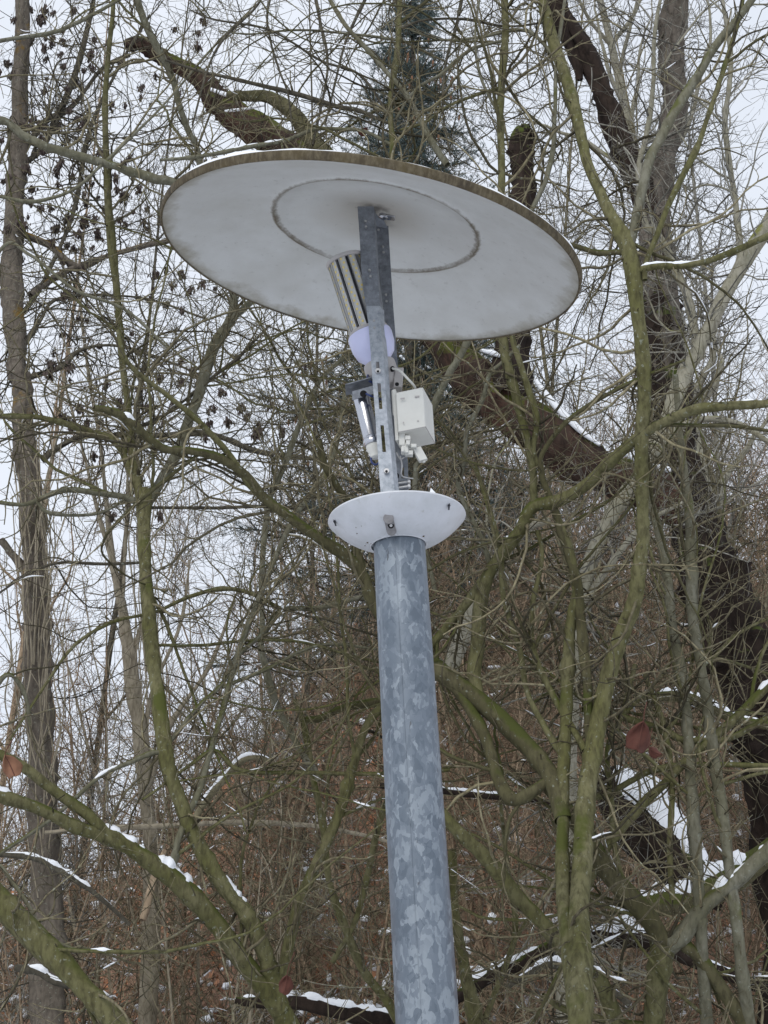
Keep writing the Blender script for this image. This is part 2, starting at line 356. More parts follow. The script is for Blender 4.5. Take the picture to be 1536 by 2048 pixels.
    b.cyl(p1 - out * .02, p1 + out * .0015, .0115, 24); b.cyl(p2 - out * .02, p2 + out * .0012, .0105, 24)
    b.box((p1 + p2) / 2 - out * .008, (.021, 0, 0), p2 - p1, out * .0185); b.build('keyhole', M['grimeshadow'], bo, .0008)
    b = MB(); p = on_bowl(782, 1051, .007); b.cyl(p - out * .02, p, .0065, 20, 0); b.build('hole', M['hole'], bo)
    b = MB(); b.cyl(p - out * .001, p + out * .0015, .0032, 12); b.build('screw', M['silver'], bo)
    for x, y in ((669, 1043), (898, 1011)):
        b = MB(); q = on_bowl(x, y, .002); b.box(q, (.0035, 0, 0), (0, .004, 0), (.006 if x < 700 else -.001, 0, -.02)); b.cyl(q, q + out * .006, .003, 8); b.build('clip', M['black'], bo, .0005)
    for x, y, s in ((712, 1055, .0012), (723, 1052, .001), (714, 1067, .0015), (735, 1085, .0022), (730, 1091, .0012), (847, 1072, .0025), (742, 1087, .001)):
        q = on_bowl(x, y, .001); b = MB(); b.lathe(q - out * .002, out, [(s, 0), (s, .0021), (s * .5, .0026)], 8); b.build('dirt_speck', M['edge'], bo)
    lst = []
    th = np.linspace(0, 2 * math.pi, 90); a1 = nrm(np.cross(n, [0, 1, 0])); a2 = np.cross(n, a1)
    c = rim + n * .005 + (R - .012) * (np.cos(th)[:, None] * a1 + np.sin(th)[:, None] * a2)
    env = .004 + .006 * (np.sin(th * 1 + 3.6) > -.2) * (.6 + .4 * np.sin(th * 5)) ; lst.append((c, np.maximum(env * rng.uniform(.8, 1.2, 90), .002)))
    sc = snow_part(lst, bo)
    b = MB(); q = at(868, 1000, LY - .06); tip = at(862, 977, LY - .06)
    b.lathe(q, tip - q, [(.022, -.02), (.017, .0), (.009, .012), (.001, .028)], 10); b.build('snow_lump', M['snow'], bo)
    # perforated channels
    def strip(name, keys, Y, fl, mat, slots, th=.0022, parent=root):
        ys = sorted(set([k[0] for k in keys] + [s for a in slots for s in a[:2]])); ky = [k[0] for k in keys]
        xl = np.interp(ys, ky, [k[1] for k in keys]); xr = np.interp(ys, ky, [k[2] for k in keys]); fl = np.array(fl)
        V, Fc = [], []
        for y, a, c in zip(ys, xl, xr):
            pl, pr = at(a, y, Y), at(c, y, Y + .002)
            V += [pl + fl, pl, pl + (pr - pl) * .36, pl + (pr - pl) * .64, pr, pr + fl]
        for i in range(len(ys) - 1):
            ym = (ys[i] + ys[i + 1]) / 2; hole = any(a < ym < c for a, c in slots)
            for j in range(5):
                if j == 2 and hole: continue
                Fc.append((i * 6 + j, i * 6 + j + 1, i * 6 + 7 + j, i * 6 + 6 + j))
        b = MB(); b.add(V, Fc); o = b.build(name, mat, parent, smooth=False); s = o.modifiers.new('t', 'SOLIDIFY'); s.thickness = th; s.offset = 0
        bv = o.modifiers.new('b', 'BEVEL'); bv.width = .0006; bv.segments = 2; bv.limit_method = 'ANGLE'; return o
    FY = LY - .068; RY = LY + .035
    fk = [(413, 716, 746), (468, 720, 749), (541, 724, 753), (588, 729, 757), (612, 733, 759), (643, 737, 760), (705, 742, 766), (726, 743, 767), (830, 751, 774), (934, 758, 784), (1000, 763, 791)]
    st1 = strip('front_channel', [k for k in fk if k[0] >= 612], FY, (.010, .020, 0), M['zinc'], [(724, 738), (767, 818), (851, 904)])
    st2 = strip('upper_channel', [(k[0], k[1] + (-.5), k[2] + .5) for k in fk if k[0] <= 643], FY + .004, (.004, .022, 0), M['darkshadedzinc'], [])  # darker zinc puts the shade under the disc into this length
    rk = [(452, 752, 776), (536, 757, 781), (613, 767, 786), (705, 773, 793), (800, 781, 800), (860, 787, 806), (921, 793, 815), (1000, 799, 817)]
    st3 = strip('rear_channel', rk, RY, (-.004, .018, 0), M['darkshadedzinc'], [(935, 957)])  # shade from the disc is in this strip's dark tone too
    b = MB(); P = [at(733, 412, LY - .02), at(757, 420, LY + .0), at(776, 456, RY), at(752, 452, RY), at(746, 430, LY)]   # bent gusset joining them under the shade
    b.add(P, [(0, 1, 4), (1, 2, 3, 4)]); o = b.build('gusset', M['darkshadedzinc'], root, smooth=False); s = o.modifiers.new('t', 'SOLIDIFY'); s.thickness = .003
    def rivets(name, pts, Y, r, mat, parent, h=.003):
        for x, y in pts:
            b = MB(); q = at(x, y, Y); b.cyl(q + [0, .004, 0], q - [0, h, 0], r, 12); b.build(name, mat, parent, .0004)
    rivets('rivet', [(731, 443), (732, 454), (739, 541), (741, 553), (748, 642), (749, 656)], FY - .001, .0028, M['silver'], root)
    rivets('rivet', [(757, 460), (766, 494), (767, 505), (772, 590), (773, 603)], RY - .002, .0028, M['silver'], root)
    rivets('bolt', [(756, 743), (773, 943)], FY - .002, .0062, M['silver'], root, .005); rivets('bolt_socket', [(756, 743), (773, 943)], FY - .0066, .003, M['hole'], root, .0015)
    # shade
    n = nrm(np.array([.1615, -.1405, .9768])); c = at(739.4, 521.8, LY); R = .4964; hr = .084; rr = .247
    prof = [(.001, .132), (.03, .129), (.1, .118), (.18, .103), (rr - .006, hr + .003), (rr - .003, hr - .001), (rr + .001, hr - .0025), (rr + .006, hr - .001), (rr + .010, hr + .001)]
    for t in np.linspace(.06, 1, 20): prof.append((rr + .01 + (R - rr - .01) * t, hr * (1 - t ** 1.35)))
    u = MB(); u.lathe(c, n, prof, 128, caps=False)
    m, nt, bs = newmat('weathered_white_shade'); tcn = N(nt, 'ShaderNodeTexCoord'); sx = N(nt, 'ShaderNodeVectorMath'); sx.operation = 'SUBTRACT'
    nt.links.new(tcn.outputs['Object'], sx.inputs[0]); sx.inputs[1].default_value = tuple(c - np.array(root.location)); ln = N(nt, 'ShaderNodeVectorMath'); ln.operation = 'LENGTH'; nt.links.new(sx.outputs[0], ln.inputs[0])
    rad = ln.outputs['Value']; v = coords(nt); n1 = noise(nt, 14, 5, .65, v); n2 = noise(nt, 60, 4, .7, v); n3 = noise(nt, 4, 3, .6, v)
    col = mix(nt, ramp(nt, n1, [(.35, 0.), (.7, 1.)]), (.60, .61, .60), (.54, .545, .53)); col = mix(nt, ramp(nt, n3, [(.52, 0.), (.75, .6)]), col, (.46, .455, .42))
    col = mix(nt, ramp(nt, n2, [(.60, 0.), (.72, .45)]), col, (.34, .34, .32))
    rr3 = math.hypot(rr, hr)
    dj = mth(nt, 'ADD', rad, mth(nt, 'MULTIPLY', mth(nt, 'SUBTRACT', n2, .5), .016))
    ring = mth(nt, 'ABSOLUTE', mth(nt, 'SUBTRACT', dj, rr3 - .001)); col = mix(nt, mth(nt, 'MULTIPLY', ramp(nt, ring, [(.0022, 1.), (.0065, 0.)]), ramp(nt, noise(nt, 7, 2, .5, v), [(.3, .5), (.6, 1.)])), col, (.13, .105, .07))
    col = mix(nt, mth(nt, 'MULTIPLY', ramp(nt, mth(nt, 'ADD', dj, mth(nt, 'MULTIPLY', n1, .10)), [(.515, 0.), (.55, .85)]), .75), col, (.22, .19, .12))
    hv = N(nt, 'ShaderNodeVectorMath'); hv.operation = 'SUBTRACT'; nt.links.new(tcn.outputs['Object'], hv.inputs[0]); hv.inputs[1].default_value = tuple(c + n * .13 - np.array(root.location) + np.array([-.01, 0, 0]))
    hm = N(nt, 'ShaderNodeVectorMath'); hm.operation = 'MULTIPLY'; nt.links.new(hv.outputs[0], hm.inputs[0]); hm.inputs[1].default_value = (1, 1, .3); hl = N(nt, 'ShaderNodeVectorMath'); hl.operation = 'LENGTH'; nt.links.new(hm.outputs[0], hl.inputs[0])
    hd = mth(nt, 'ADD', hl.outputs['Value'], mth(nt, 'MULTIPLY', mth(nt, 'SUBTRACT', n1, .5), .12))
    col = mix(nt, ramp(nt, hd, [(.03, .5), (.16, 0.)]), col, (.30, .245, .17)); col = mix(nt, ramp(nt, hd, [(.012, .85), (.04, 0.)]), col, (.07, .065, .06))
    nt.links.new(col, bs.inputs['Base Color']); bs.inputs['Roughness'].default_value = .55; bump(nt, bs, n2, .12, .002)
    sh = u.build('disc_shade', m, root)
    b = MB(); b.lathe(c, n, [(R - .002, -.001), (R + .002, -.003), (R + .0045, .002), (R + .005, .017), (R + .001, .021), (R - .02, .024), (rr, hr + .022), (.1, .135), (.001, .142)], 128, caps=False); b.build('shade_rim', M['edge'], sh)
    # thin snow on the shade top
    th = np.linspace(0, 2 * math.pi, 241)[:-1]; V = []; a1 = nrm(np.cross(n, [0, 1, 0])); a2 = np.cross(n, a1)
    e = rng.normal(size=240)
    for _ in range(2): e = (np.roll(e, 1) + e + np.roll(e, -1)) / 1.9
    hs = .0065 + .0035 * np.sin(th * 2 + 1) + .0022 * e; hs = np.maximum(hs, -.002)
    rings = [(R + .001, .017, 0), (R - .001, .021, .6), (R - .012, .024, 1.1), (R - .05, .032, 1.2), (rr, hr + .024, 1.3), (.02, .142, 1.3)]
    for r_, h_, k_ in rings:
        V.append(c + n * (h_ + hs * k_)[:, None] + r_ * (np.cos(th)[:, None] * a1 + np.sin(th)[:, None] * a2))
    V = np.array(V); i = np.arange(V.shape[0] * 240).reshape(-1, 240); nx = np.roll(i, -1, 1)
    Q = np.stack([i[:-1], nx[:-1], nx[1:], i[1:]], -1).reshape(-1, 4); part('snow_cap', V.reshape(-1, 3), Q, M['snow'], sh)
    b = MB(); hc = c + n * .128 + np.array([.012, .02, 0]); b.lathe(hc, -n, [(.012, -.004), (.012, .004), (.006, .007)], 8); b.box(hc + [.012, 0, -.004], (.03, 0, -.004), (0, .02, 0), (0, 0, .003)); b.build('shade_bolt', M['chrome'], sh, .0006)
    # bulb
    p_s = at(769, 762, LY); p_t = at(691, 521, LY - .028); ax = nrm(p_t - p_s); LB = float(np.linalg.norm(p_t - p_s)); px = depth(p_s) / F
    a = nrm(np.cross(ax, [0, 1, 0])); bb = np.cross(ax, a)
    b = MB(); cupo = p_s + ax * LB * .20
    b.lathe(p_s, ax, [(.028, .036), (.030, .052), (.0445, .068), (.0505, .088), (.052, .112), (.0505, .120), (.044, .123)], 40); bulb = b.build('light_bulb', M['lavender'], root)
    h0, h1 = .121, LB - .004; Rb = .0425
    b = MB(); b.lathe(p_s, ax, [(.0385, h0), (.0385, h1)], 40); b.build('dark_core', M['black'], bulb)
    nst = 11
    for i in range(nst):
        t = 2 * math.pi * i / nst + .12; e1 = math.cos(t) * a + math.sin(t) * bb; e2 = -math.sin(t) * a + math.cos(t) * bb
        b = MB(); cc = p_s + ax * (h0 + h1) / 2 + e1 * (Rb - .003); b.box(cc, e1 * .004, e2 * .0135, ax * (h1 - h0), 0)
        for s in (-1, 1): b.box(cc + e2 * s * .0078 + e1 * .001, e1 * .0065, e2 * .0016, ax * (h1 - h0 - .001), 2)
        for k in range(17):
            hh = h0 + .008 + (h1 - h0 - .016) * k / 16
            b.box(p_s + ax * hh + e1 * (Rb - .0005) + e2 * (.0022 if k % 2 else -.0022), e1 * .001, e2 * .0046, ax * .0052, 1)
        b.build('led_strip', [M['led'], M['chip'], M['silver']], bulb)
    b = MB(); b.lathe(p_s, ax, [(.0455, h1 - .004), (.0475, h1 - .001), (.0475, h1 + .004), (.043, h1 + .006), (.040, h1 + .003)], 40); b.build('end_cap', M['ceramic'], bulb, .0005)
    b = MB(); b.lathe(p_s, ax, [(.0465, h0 + .001), (.0475, h0 + .003), (.0465, h0 + .008), (.044, h0 + .0085)], 40); b.build('collar_ring', M['ceramic'], bulb)
    # socket
    b = MB(); b.lathe(p_s, ax, [(.014, -.018), (.024, -.016), (.029, -.008), (.033, .006), (.037, .012), (.037, .043), (.034, .046), (.030, .046)], 36)
    q = at(797, 760, LY - .01); b.box(q, (.020, 0, .0), (0, .03, 0), (.004, 0, .05)); so = b.build('bulb_socket', M['ceramic'], root, .002)
    b = MB(); q = at(785, 736, LY - .040); b.cyl(q, q + [0, .01, 0], .005, 14); b.build('cable_hole', M['hole'], so); b = MB(); q = at(794, 768, LY - .027); b.cyl(q, q + [0, .004, 0], .0045, 12); b.build('cable_hole', M['hole'], so)
    # ballast box
    O = at(791, 785, LY - .055); ux = at(846, 774, LY - .062) - O; uz = at(796, 865, LY - .050) - O; uy = at(872, 889, LY + .045) - at(853, 856, LY - .057)
    cbx = O + (ux + uy + uz) / 2
    b = MB(); b.box(cbx, ux, uy, uz); box = b.build('ballast_box', M['box'], root, .0022)
    b = MB(); b.box(cbx + uz * .5 - uz * .01, ux * 1.012, uy * 1.012, uz * .012); b.build('lid_seam', M['ceramic'], box, .0004)
    b = MB(); b.box(O - ux * .09 + uz * .5 + uy * .5, ux * .12, uy * .8, uz * 1.28); b.box(O - ux * .15 + uz * .16 + uy * .3, ux * .10, uy * .3, uz * .62); b.build('back_plate', M['box'], box, .001)
    for x, y in ((805, 797), (834, 793)):
        b = MB(); q = at(x, y, LY - .0615); b.box(q, (.010, 0, .001), (0, .002, 0), (0, 0, .003)); b.build('vent_slot', M['ceramic'], box)
    for x, y in ((807, 845), (836, 842)):
        b = MB(); q = at(x, y, LY - .057); b.box(q, (.003, 0, 0), (0, .002, 0), (0, 0, .003)); b.build('box_screw', M['ceramic'], box)
    b = MB(); T = at
    for x0, y0, x1, y1, yy in ((798, 869, 810, 893, -.03), (803, 888, 817, 908, -.028), (810, 873, 821, 882, -.033), (812, 883, 820, 892, -.036), (817, 892, 832, 902, -.02), (810, 903, 826, 912, -.024), (822, 890, 833, 897, -.032), (802, 896, 808, 906, -.04)):
        a_, c_ = T(x0, y0, LY + yy), T(x1, y1, LY + yy); b.box((a_ + c_) / 2, (c_[0] - a_[0], 0, 0), (0, .016, 0), (0, 0, a_[2] - c_[2]))
    b.build('terminal_block', M['box'], box, .0012)
    b = MB(); a_, c_ = T(833, 897, LY - .02), T(847, 922, LY - .02); b.box((a_ + c_) / 2, (.018, 0, .006), (0, .014, 0), c_ - a_); b.cyl(c_, c_ + (c_ - a_) * .12, .004, 10); b.build('plug', M['box'], box, .0015)
    # igniter can with its shelf
    p0, p1 = T(722, 793, LY - .01), T(746, 890, LY - .01); b = MB(); ax2 = nrm(p1 - p0); Lc = float(np.linalg.norm(p1 - p0))
    b.lathe(p0, ax2, [(.0165, 0), (.0185, .002), (.0185, Lc * .84), (.0200, Lc * .86), (.0185, Lc * .885), (.0205, Lc * .91), (.0205, Lc * .97), (.0185, Lc)], 40); can = b.build('igniter_can', M['chrome'], root)
    b = MB(); b.lathe(p1, ax2, [(.0165, .0), (.0165, .012), (.0135, .018), (.0125, .030), (.008, .034)], 24); b.build('end_plug', M['box'], can, .0005)
    b = MB(); b.lathe(p0, -ax2, [(.012, -.001), (.012, .010)], 20); b.build('neck', M['black'], can)
    b = MB(); q0, q1 = T(691, 779, LY - .012), T(752, 762, LY - .022); uxx = q1 - q0
    b.box((q0 + q1) / 2 + [0, .0, -.001], uxx, (0, .055, 0), (0, 0, .003)); b.box((T(706, 785, LY - .038) + T(752, 775, LY - .038)) / 2 + [0, 0, -.006], uxx * .8, (0, .003, 0), (0, 0, .022)); shf = b.build('shelf', M['darkshadedzinc'], root, .0006)
    b = MB(); q = T(727, 787, LY - .041); b.cyl(q, q + [0, .004, 0], .008, 16); b.build('shelf_hole', M['hole'], shf)
    # wires
    b = MB(); b.wire([T(785, 737, LY - .038), T(800, 742, LY - .055), T(815, 757, LY - .06), T(829, 773, LY - .04), T(830, 785, LY)], .0028); b.build('white_cable', M['box'], root)
    b = MB(); b.wire([T(732, 787, LY - .045), T(742, 792, LY - .046), T(752, 795, LY - .03), T(766, 800, LY)], .0022); b.build('blue_cable', M['blue'], root); b = MB(); b.wire([T(738, 745, LY), T(735, 757, LY - .03), T(744, 765, LY - .03), T(756, 770, LY)], .0028); b.build('blue_cable', M['blue'], root); b = MB()
    b.wire([T(741, 912, LY - .01), T(744, 925, LY - .015), T(753, 929, LY - .015), T(762, 920, LY)], .0022); b.build('blue_cable', M['blue'], root)
    b = MB(); b.wire([T(800, 912, LY - .02), T(804, 930, LY - .01), T(803, 950, LY), T(812, 955, LY + .01), T(826, 957, LY + .02)], .0016); b.build('grey_cable', M['silver'], root); b = MB(); b.wire([T(793, 905, LY - .02), T(800, 918, LY - .02), T(808, 915, LY - .01)], .0014); b.build('grey_cable', M['silver'], root)
    b = MB(); q = T(792, 951, RY - .02); b.cyl(q, q + [0, .006, 0], .007, 14); b.build('grommet', M['hole'], root)
    for y in (966, 975):
        b = MB(); b.cyl(T(796, y + 1, RY - .012), T(821, y - 3, RY - .012), .0035, 10); b.cyl(T(816, y - 2, RY - .012), T(820, y - 3, RY - .012), .006, 6); b.build('clamp_bolt', M['silver'], root)
build_lamp()

# ---------------------------------------------------------------- trees and shrubs
SNOWN = [0]
class Tree:
    """a woody plant: named limbs, a mass of twigs and the snow lying on them"""
    def __init__(s, name, Y, base, label, cat='tree', group=None, mat='olive', tmat='twig', A=.22, snow=.18, ymin=4.2):
        s.Y = Y; s.A = A; s.ph = rng.uniform(0, 6.28, 2); s.mat = mat; s.tmat = tmat; s.snow = snow; s.lims = []; s.snows = []; s.ymin = max(ymin, Y - .30)
        b = at(base[0], base[1], s.yy(base[0], base[1])); s.bx, s.by = float(b[0]), float(b[1]); s.gzv = float(gz(s.bx, s.by))
        s.root = thing(name, (s.bx, s.by, s.gzv), label, cat, group)
    def yy(s, px, py):
        return s.Y + s.A * (np.sin(np.asarray(px) / 310 + s.ph[0]) + np.sin(np.asarray(py) / 270 + s.ph[1]))
    def limb(s, name, pts, mat=None, down=False, sides=10, rough=.055, dy=0., snow=None, step=14, twig=1., wob=1.05, label=None):
        p = np.array(pts, float); d = np.hypot(np.diff(p[:, 0]), np.diff(p[:, 1])); k = max(2, int(np.mean(d) / step))
        q = smooth_path(p, k); q[:, 2] = np.maximum(q[:, 2], 1.5)
        m = len(q); t = np.linspace(0, 1, m)
        wx = np.cumsum(rng.normal(size=(m, 2)), 0); wx -= wx[0] + (wx[-1] - wx[0]) * t[:, None]
        q[:, :2] += wx * np.minimum(q[:, 2:3] * .035, .6) * wob
        dyv = np.interp(t, np.linspace(0, 1, len(np.atleast_1d(dy))), np.atleast_1d(dy))
        P = at(q[:, 0], q[:, 1], s.yy(q[:, 0], q[:, 1]) + dyv); R = q[:, 2] / 2 * depth(P) / F * .95
        if down:                                     # carry the foot of the stem down to the soil at the root
            e = P[-1]; n = 14; g = np.array([s.bx, s.by, s.gzv - .1]); tt = np.linspace(0, 1, n)[1:, None]
            P = np.vstack([P, e + (g - e) * tt + np.array([0, 0, 0])]); R = np.concatenate([R, R[-1] * (1 + .25 * tt[:, 0])])
        for _ in range(int(len(R) / 9)):
            k0 = random.randint(1, len(R) - 2); R[k0] *= random.uniform(1.06, 1.22)
        R = R * (1 + .06 * np.interp(np.arange(len(R)), np.arange(0, len(R) + 4, 4), rng.normal(size=len(np.arange(0, len(R) + 4, 4)))))
        V, Q = tubes(P[None], R[None], sides, rough)
        tag(part(name, V, Q, M[mat or s.mat], s.root), label)
        s.lims.append((P, R, twig)); sn = s.snow if snow is None else snow
        if sn: s.snows += snow_caps(P, R, sn)
        return P, R
    def twigs(s, d1=9, L1=(.3, 1.0), k2=3.2, k3=2.5, up=.03, rmin=.0012, L2=(.1, .42), mat=None, snow=None, sides=(4, 3), whips=0):
        C, RR, W = [], [], []
        for P, R, t in s.lims:
            if t <= 0: continue
            for i in range(0, len(P) - 7, 7): C.append(P[i:i + 8]); RR.append(R[i:i + 8]); W.append(t)
        C = np.array(C); RR = np.array(RR); W = np.array(W)
        ln = np.linalg.norm(C[:, 1:] - C[:, :-1], axis=-1).sum(1)
        idx = rng.choice(len(C), 4000, p=ln * W / (ln * W).sum()); n1 = int(d1 * (ln * W).sum()); idx = idx[:max(60, min(4000, n1))]
        for a, b in zip(*grow(C[idx], RR[idx], whips, (.9, 2.6), 30, (20, 70), .62, rmin * 2.6, .0075, 0, 1, .012, .085, .035, .35, s.ymin, 0)):
            V, Q = tubes(a[None], b[None], 6, .05); part('branch', V, Q, M[s.mat if s.mat not in ('ash', 'dark') else s.tmat], s.root)
            for i in range(0, 29, 6): C = np.concatenate([C, smooth_path(a[i:i + 6], 2)[None, :8]]) if len(a[i:i + 6]) >= 5 else C
            RR = np.concatenate([RR, np.repeat(b[::6][:len(C) - len(RR), None], 8, 1)]) if len(C) > len(RR) else RR
            W = np.concatenate([W, np.ones(len(C) - len(W)) * 1.2])
            if s.snow: s.snows += snow_caps(smooth_path(a, 2), np.interp(np.linspace(0, 29, 59), np.arange(30), b) * .95, s.snow * .6, seg=(4, 8))
        ln = np.linalg.norm(C[:, 1:] - C[:, :-1], axis=-1).sum(1)
        idx = rng.choice(len(C), 4000, p=ln * W / (ln * W).sum()); n1 = int(d1 * (ln * W).sum())
        A1, B1 = grow(C[idx], RR[idx], n1, L1, 12, (30, 80), .5, rmin * 1.7, .0066, 0, 1, up, .17, .07, .4, s.ymin, 0)
        A2, B2 = grow(A1, B1, int(n1 * k2), L2, 7, (30, 75), .65, rmin, .003, .12, 1, up, .17, .06, .45, s.ymin)
        A3, B3 = grow(np.concatenate([A2]), B2, int(n1 * k3 * 1.6), (.03, .16), 4, (35, 80), .8, rmin * .9, .0018, .1, 1, .06, .14, .05, .7, s.ymin)
        A4, B4 = grow(C[idx], RR[idx], int(n1 * 1.3), (.03, .22), 5, (40, 85), .4, rmin, .0036, 0, 1, .05, .2, .08, .5, s.ymin - .3, 0)   # short spurs straight off the limbs
        A3 = np.concatenate([A3, A4[:, :4]]); B3 = np.concatenate([B3, B4[:, :4]])
        VV, QQ, b = [], [], 0
        for P, R, sd in ((A1, B1, sides[0]), (A2, B2, sides[1]), (A3, B3, 3)):
            V, Q = tubes(P, R, sd); VV.append(V); QQ.append(Q + b); b += len(V)
        tag(part('twigs', np.vstack(VV), np.vstack(QQ), M[mat or s.tmat], s.root), kind='stuff')
        sn = s.snow if snow is None else snow
        if sn:
            for j in np.nonzero(rng.random(len(A1)) < sn * .5)[0]:
                if A1[j, :, 1].min() > 4.4: s.snows += snow_caps(smooth_path(A1[j], 2), np.interp(np.linspace(0, 11, 23), np.arange(12), B1[j]) * 1.15, .5, thick=.7, steep=.7, seg=(4, 9))
        if s.snows: tag(snow_part(s.snows, s.root), kind='stuff')
        return A1, B1

# --- tall ash at the left with hanging seed bunches
T = Tree('ash_tree', 9., (100, 2200), 'tall ash trunk at the left edge hung with dark seed bunches', mat='ash', tmat='darktwig', snow=.05)
T.limb('trunk', [(48, -80, 28), (44, 60, 30), (38, 250, 31), (29, 420, 38), (26, 590, 44), (38, 720, 43), (51, 800, 42), (62, 950, 46), (68, 1080, 51), (74, 1200, 56), (82, 1400, 57), (88, 1550, 60), (95, 1750, 64), (100, 2120, 70)], down=True, sides=24, rough=.10, twig=.6, step=9)
for p in ([(60, 590, 20), (95, 565, 18), (130, 545, 15), (175, 525, 14), (215, 512, 13), (300, 490, 12), (345, 480, 10), (430, 450, 8)],
          [(50, 470, 16), (100, 490, 14), (130, 520, 13), (165, 535, 12), (215, 512, 10)],
          [(45, 330, 14), (80, 300, 12), (105, 255, 12), (130, 200, 13), (160, 110, 13), (185, 0, 11), (190, -40, 10)],
          [(50, 300, 12), (90, 245, 12), (130, 225, 12), (160, 195, 11), (205, 135, 10), (260, 110, 8)],
          [(35, 640, 12), (90, 560, 10), (150, 420, 10), (180, 260, 9), (240, 130, 7), (300, 30, 6)],
          [(85, 920, 14), (115, 895, 12), (170, 868, 12), (230, 872, 12), (300, 872, 12), (420, 870, 11), (520, 905, 11), (640, 920, 9), (700, 930, 8)],
          [(0, 1080, 16), (20, 1105, 18), (45, 1140, 16), (70, 1200, 14)],
          [(40, 700, 12), (80, 640, 8), (110, 600, 7), (190, 590, 6), (300, 600, 5), (420, 640, 5)],
          [(40, 760, 12), (120, 735, 9), (160, 700, 8), (230, 690, 7), (330, 720, 6), (450, 770, 5)]):
    T.limb('limb', p, mat='ash' if p[0][2] > 15 else 'darktwig', sides=8, rough=.12)
T.twigs(d1=14, L1=(.3, 1.2), k2=3.0, rmin=.0017, up=-.02, whips=24)
def dry_stems(T, n, x0, x1, y0, y1):
    for _ in range(n):                                   # dead climber hanging along the trunk
        x = random.uniform(x0, x1); a = random.uniform(y0, y1 - 250); L = random.uniform(150, 520); dx = random.uniform(-70, 70)
        T.limb('climber_stem', [(x + dx, a, 2), (x + dx * .6 + random.uniform(-22, 22), a + L * .3, 3), (x + dx * .2 + random.uniform(-22, 22), a + L * .65, 3), (x, a + L, 3)], mat='straw', sides=5, rough=.05, dy=-.22 + random.uniform(-.06, .1), snow=0, twig=0, wob=3)
dry_stems(T, 40, 30, 112, 760, 1600)
# seed bunches: a stalk with a dozen flat winged keys
def seed_mesh(k):
    V, Q, b = [], [], 0
    for _ in range(44):
        t = random.uniform(0, 1); c = np.array([random.gauss(0, .0075), random.gauss(0, .0075), -.006 - t * .036])
        a = nrm(np.array([random.gauss(0, .16), random.gauss(0, .16), -1])); s = nrm(np.cross(a, rng.normal(size=3))); L = random.uniform(.020, .032); w_ = random.uniform(.0035, .0060)
        e = np.cross(a, s) * .0014
        for z in (e,):
            V += [c, c + a * L * .5 + s * w_ + z, c + a * L, c + a * L * .5 - s * w_ - z]; Q.append((b, b + 1, b + 2, b + 3)); b += 4
    st = np.array([[0, 0, .05], [.003, 0, .025], [0, 0, 0], [0, .001, -.045]])
    v, q = tubes(st[None], np.full((1, 4), .0012), 4); V = np.vstack([np.array(V), v]); Q = np.vstack([np.array(Q), q + b])
    return mesh_np('seed_bunch', V, Q, M['seed'], smooth=False)
SM = [seed_mesh(k) for k in range(5)]
sp = [(62, 18), (76, 32), (90, 12), (92, 32), (72, 82), (88, 90), (104, 84), (124, 80), (104, 72), (20, 120), (24, 145), (188, 78), (180, 102), (186, 132), (250, 122), (356, 60), (398, 62), (395, 92), (408, 35), (155, 165), (165, 255), (158, 240), (62, 235), (55, 250), (202, 298), (260, 315), (282, 375), (175, 408), (150, 412), (145, 350), (172, 242),
      (100, 410), (108, 345), (118, 330), (58, 335), (70, 375), (66, 400), (112, 450), (142, 430), (175, 430), (193, 438), (252, 385), (250, 445), (243, 395), (156, 462), (140, 435), (40, 440), (52, 448), (105, 485), (150, 490), (165, 500), (335, 535), (310, 545), (362, 543), (142, 585), (360, 620), (400, 560), (30, 350), (20, 455), (34, 470), (205, 335), (230, 350), (120, 500), (192, 465), (165, 440), (386, 575), (340, 570),
      (108, 725), (136, 730), (98, 750), (212, 765), (205, 800), (165, 808), (178, 838), (128, 828), (320, 750), (360, 725), (363, 758), (380, 740), (445, 780), (280, 765), (540, 805), (478, 810), (430, 812), (520, 860), (565, 855), (505, 872), (458, 835), (415, 1020 - 180), (300, 810), (232, 1027), (320, 1025), (246, 800), (350, 800)]
sp = [(x + random.uniform(-3, 3), y + random.uniform(-3, 3)) for x, y in sp]
VV, QQ, b = [], [], 0                                # the smaller and farther bunches, past the first hundred
for _ in range(150):
    x, y = random.gauss(170, 130), random.uniform(10, 700) ** 1.0
    if x > 560 or x < 0: continue
    if random.random() < .2: x, y = random.uniform(100, 620), random.uniform(690, 900)
    me = SM[random.randint(0, 4)]; v = np.array([q.co for q in me.vertices]); f = np.array([list(p.vertices) for p in me.polygons])
    VV.append(v * random.uniform(.8, 1.45) + at(x, y, 9 + random.uniform(-.5, .8))); QQ.append(f + b); b += len(v)
tag(part('seed_bunches', np.vstack(VV), np.vstack(QQ), M['seed'], T.root, smooth=False), kind='stuff')
for i, (x, y) in enumerate(sp[:96]):
    o = obj('seed_bunch', SM[i % 5], T.root); P = at(x, y - 8, float(T.yy(x, y)) + random.uniform(-.35, .25)); o.location = P - np.array(T.root.location)
    o.rotation_euler = (random.gauss(0, .18), random.gauss(0, .18), random.uniform(0, 6.28)); q = random.uniform(1.2, 1.75); o.scale = (q * 1.1, q * 1.1, q)

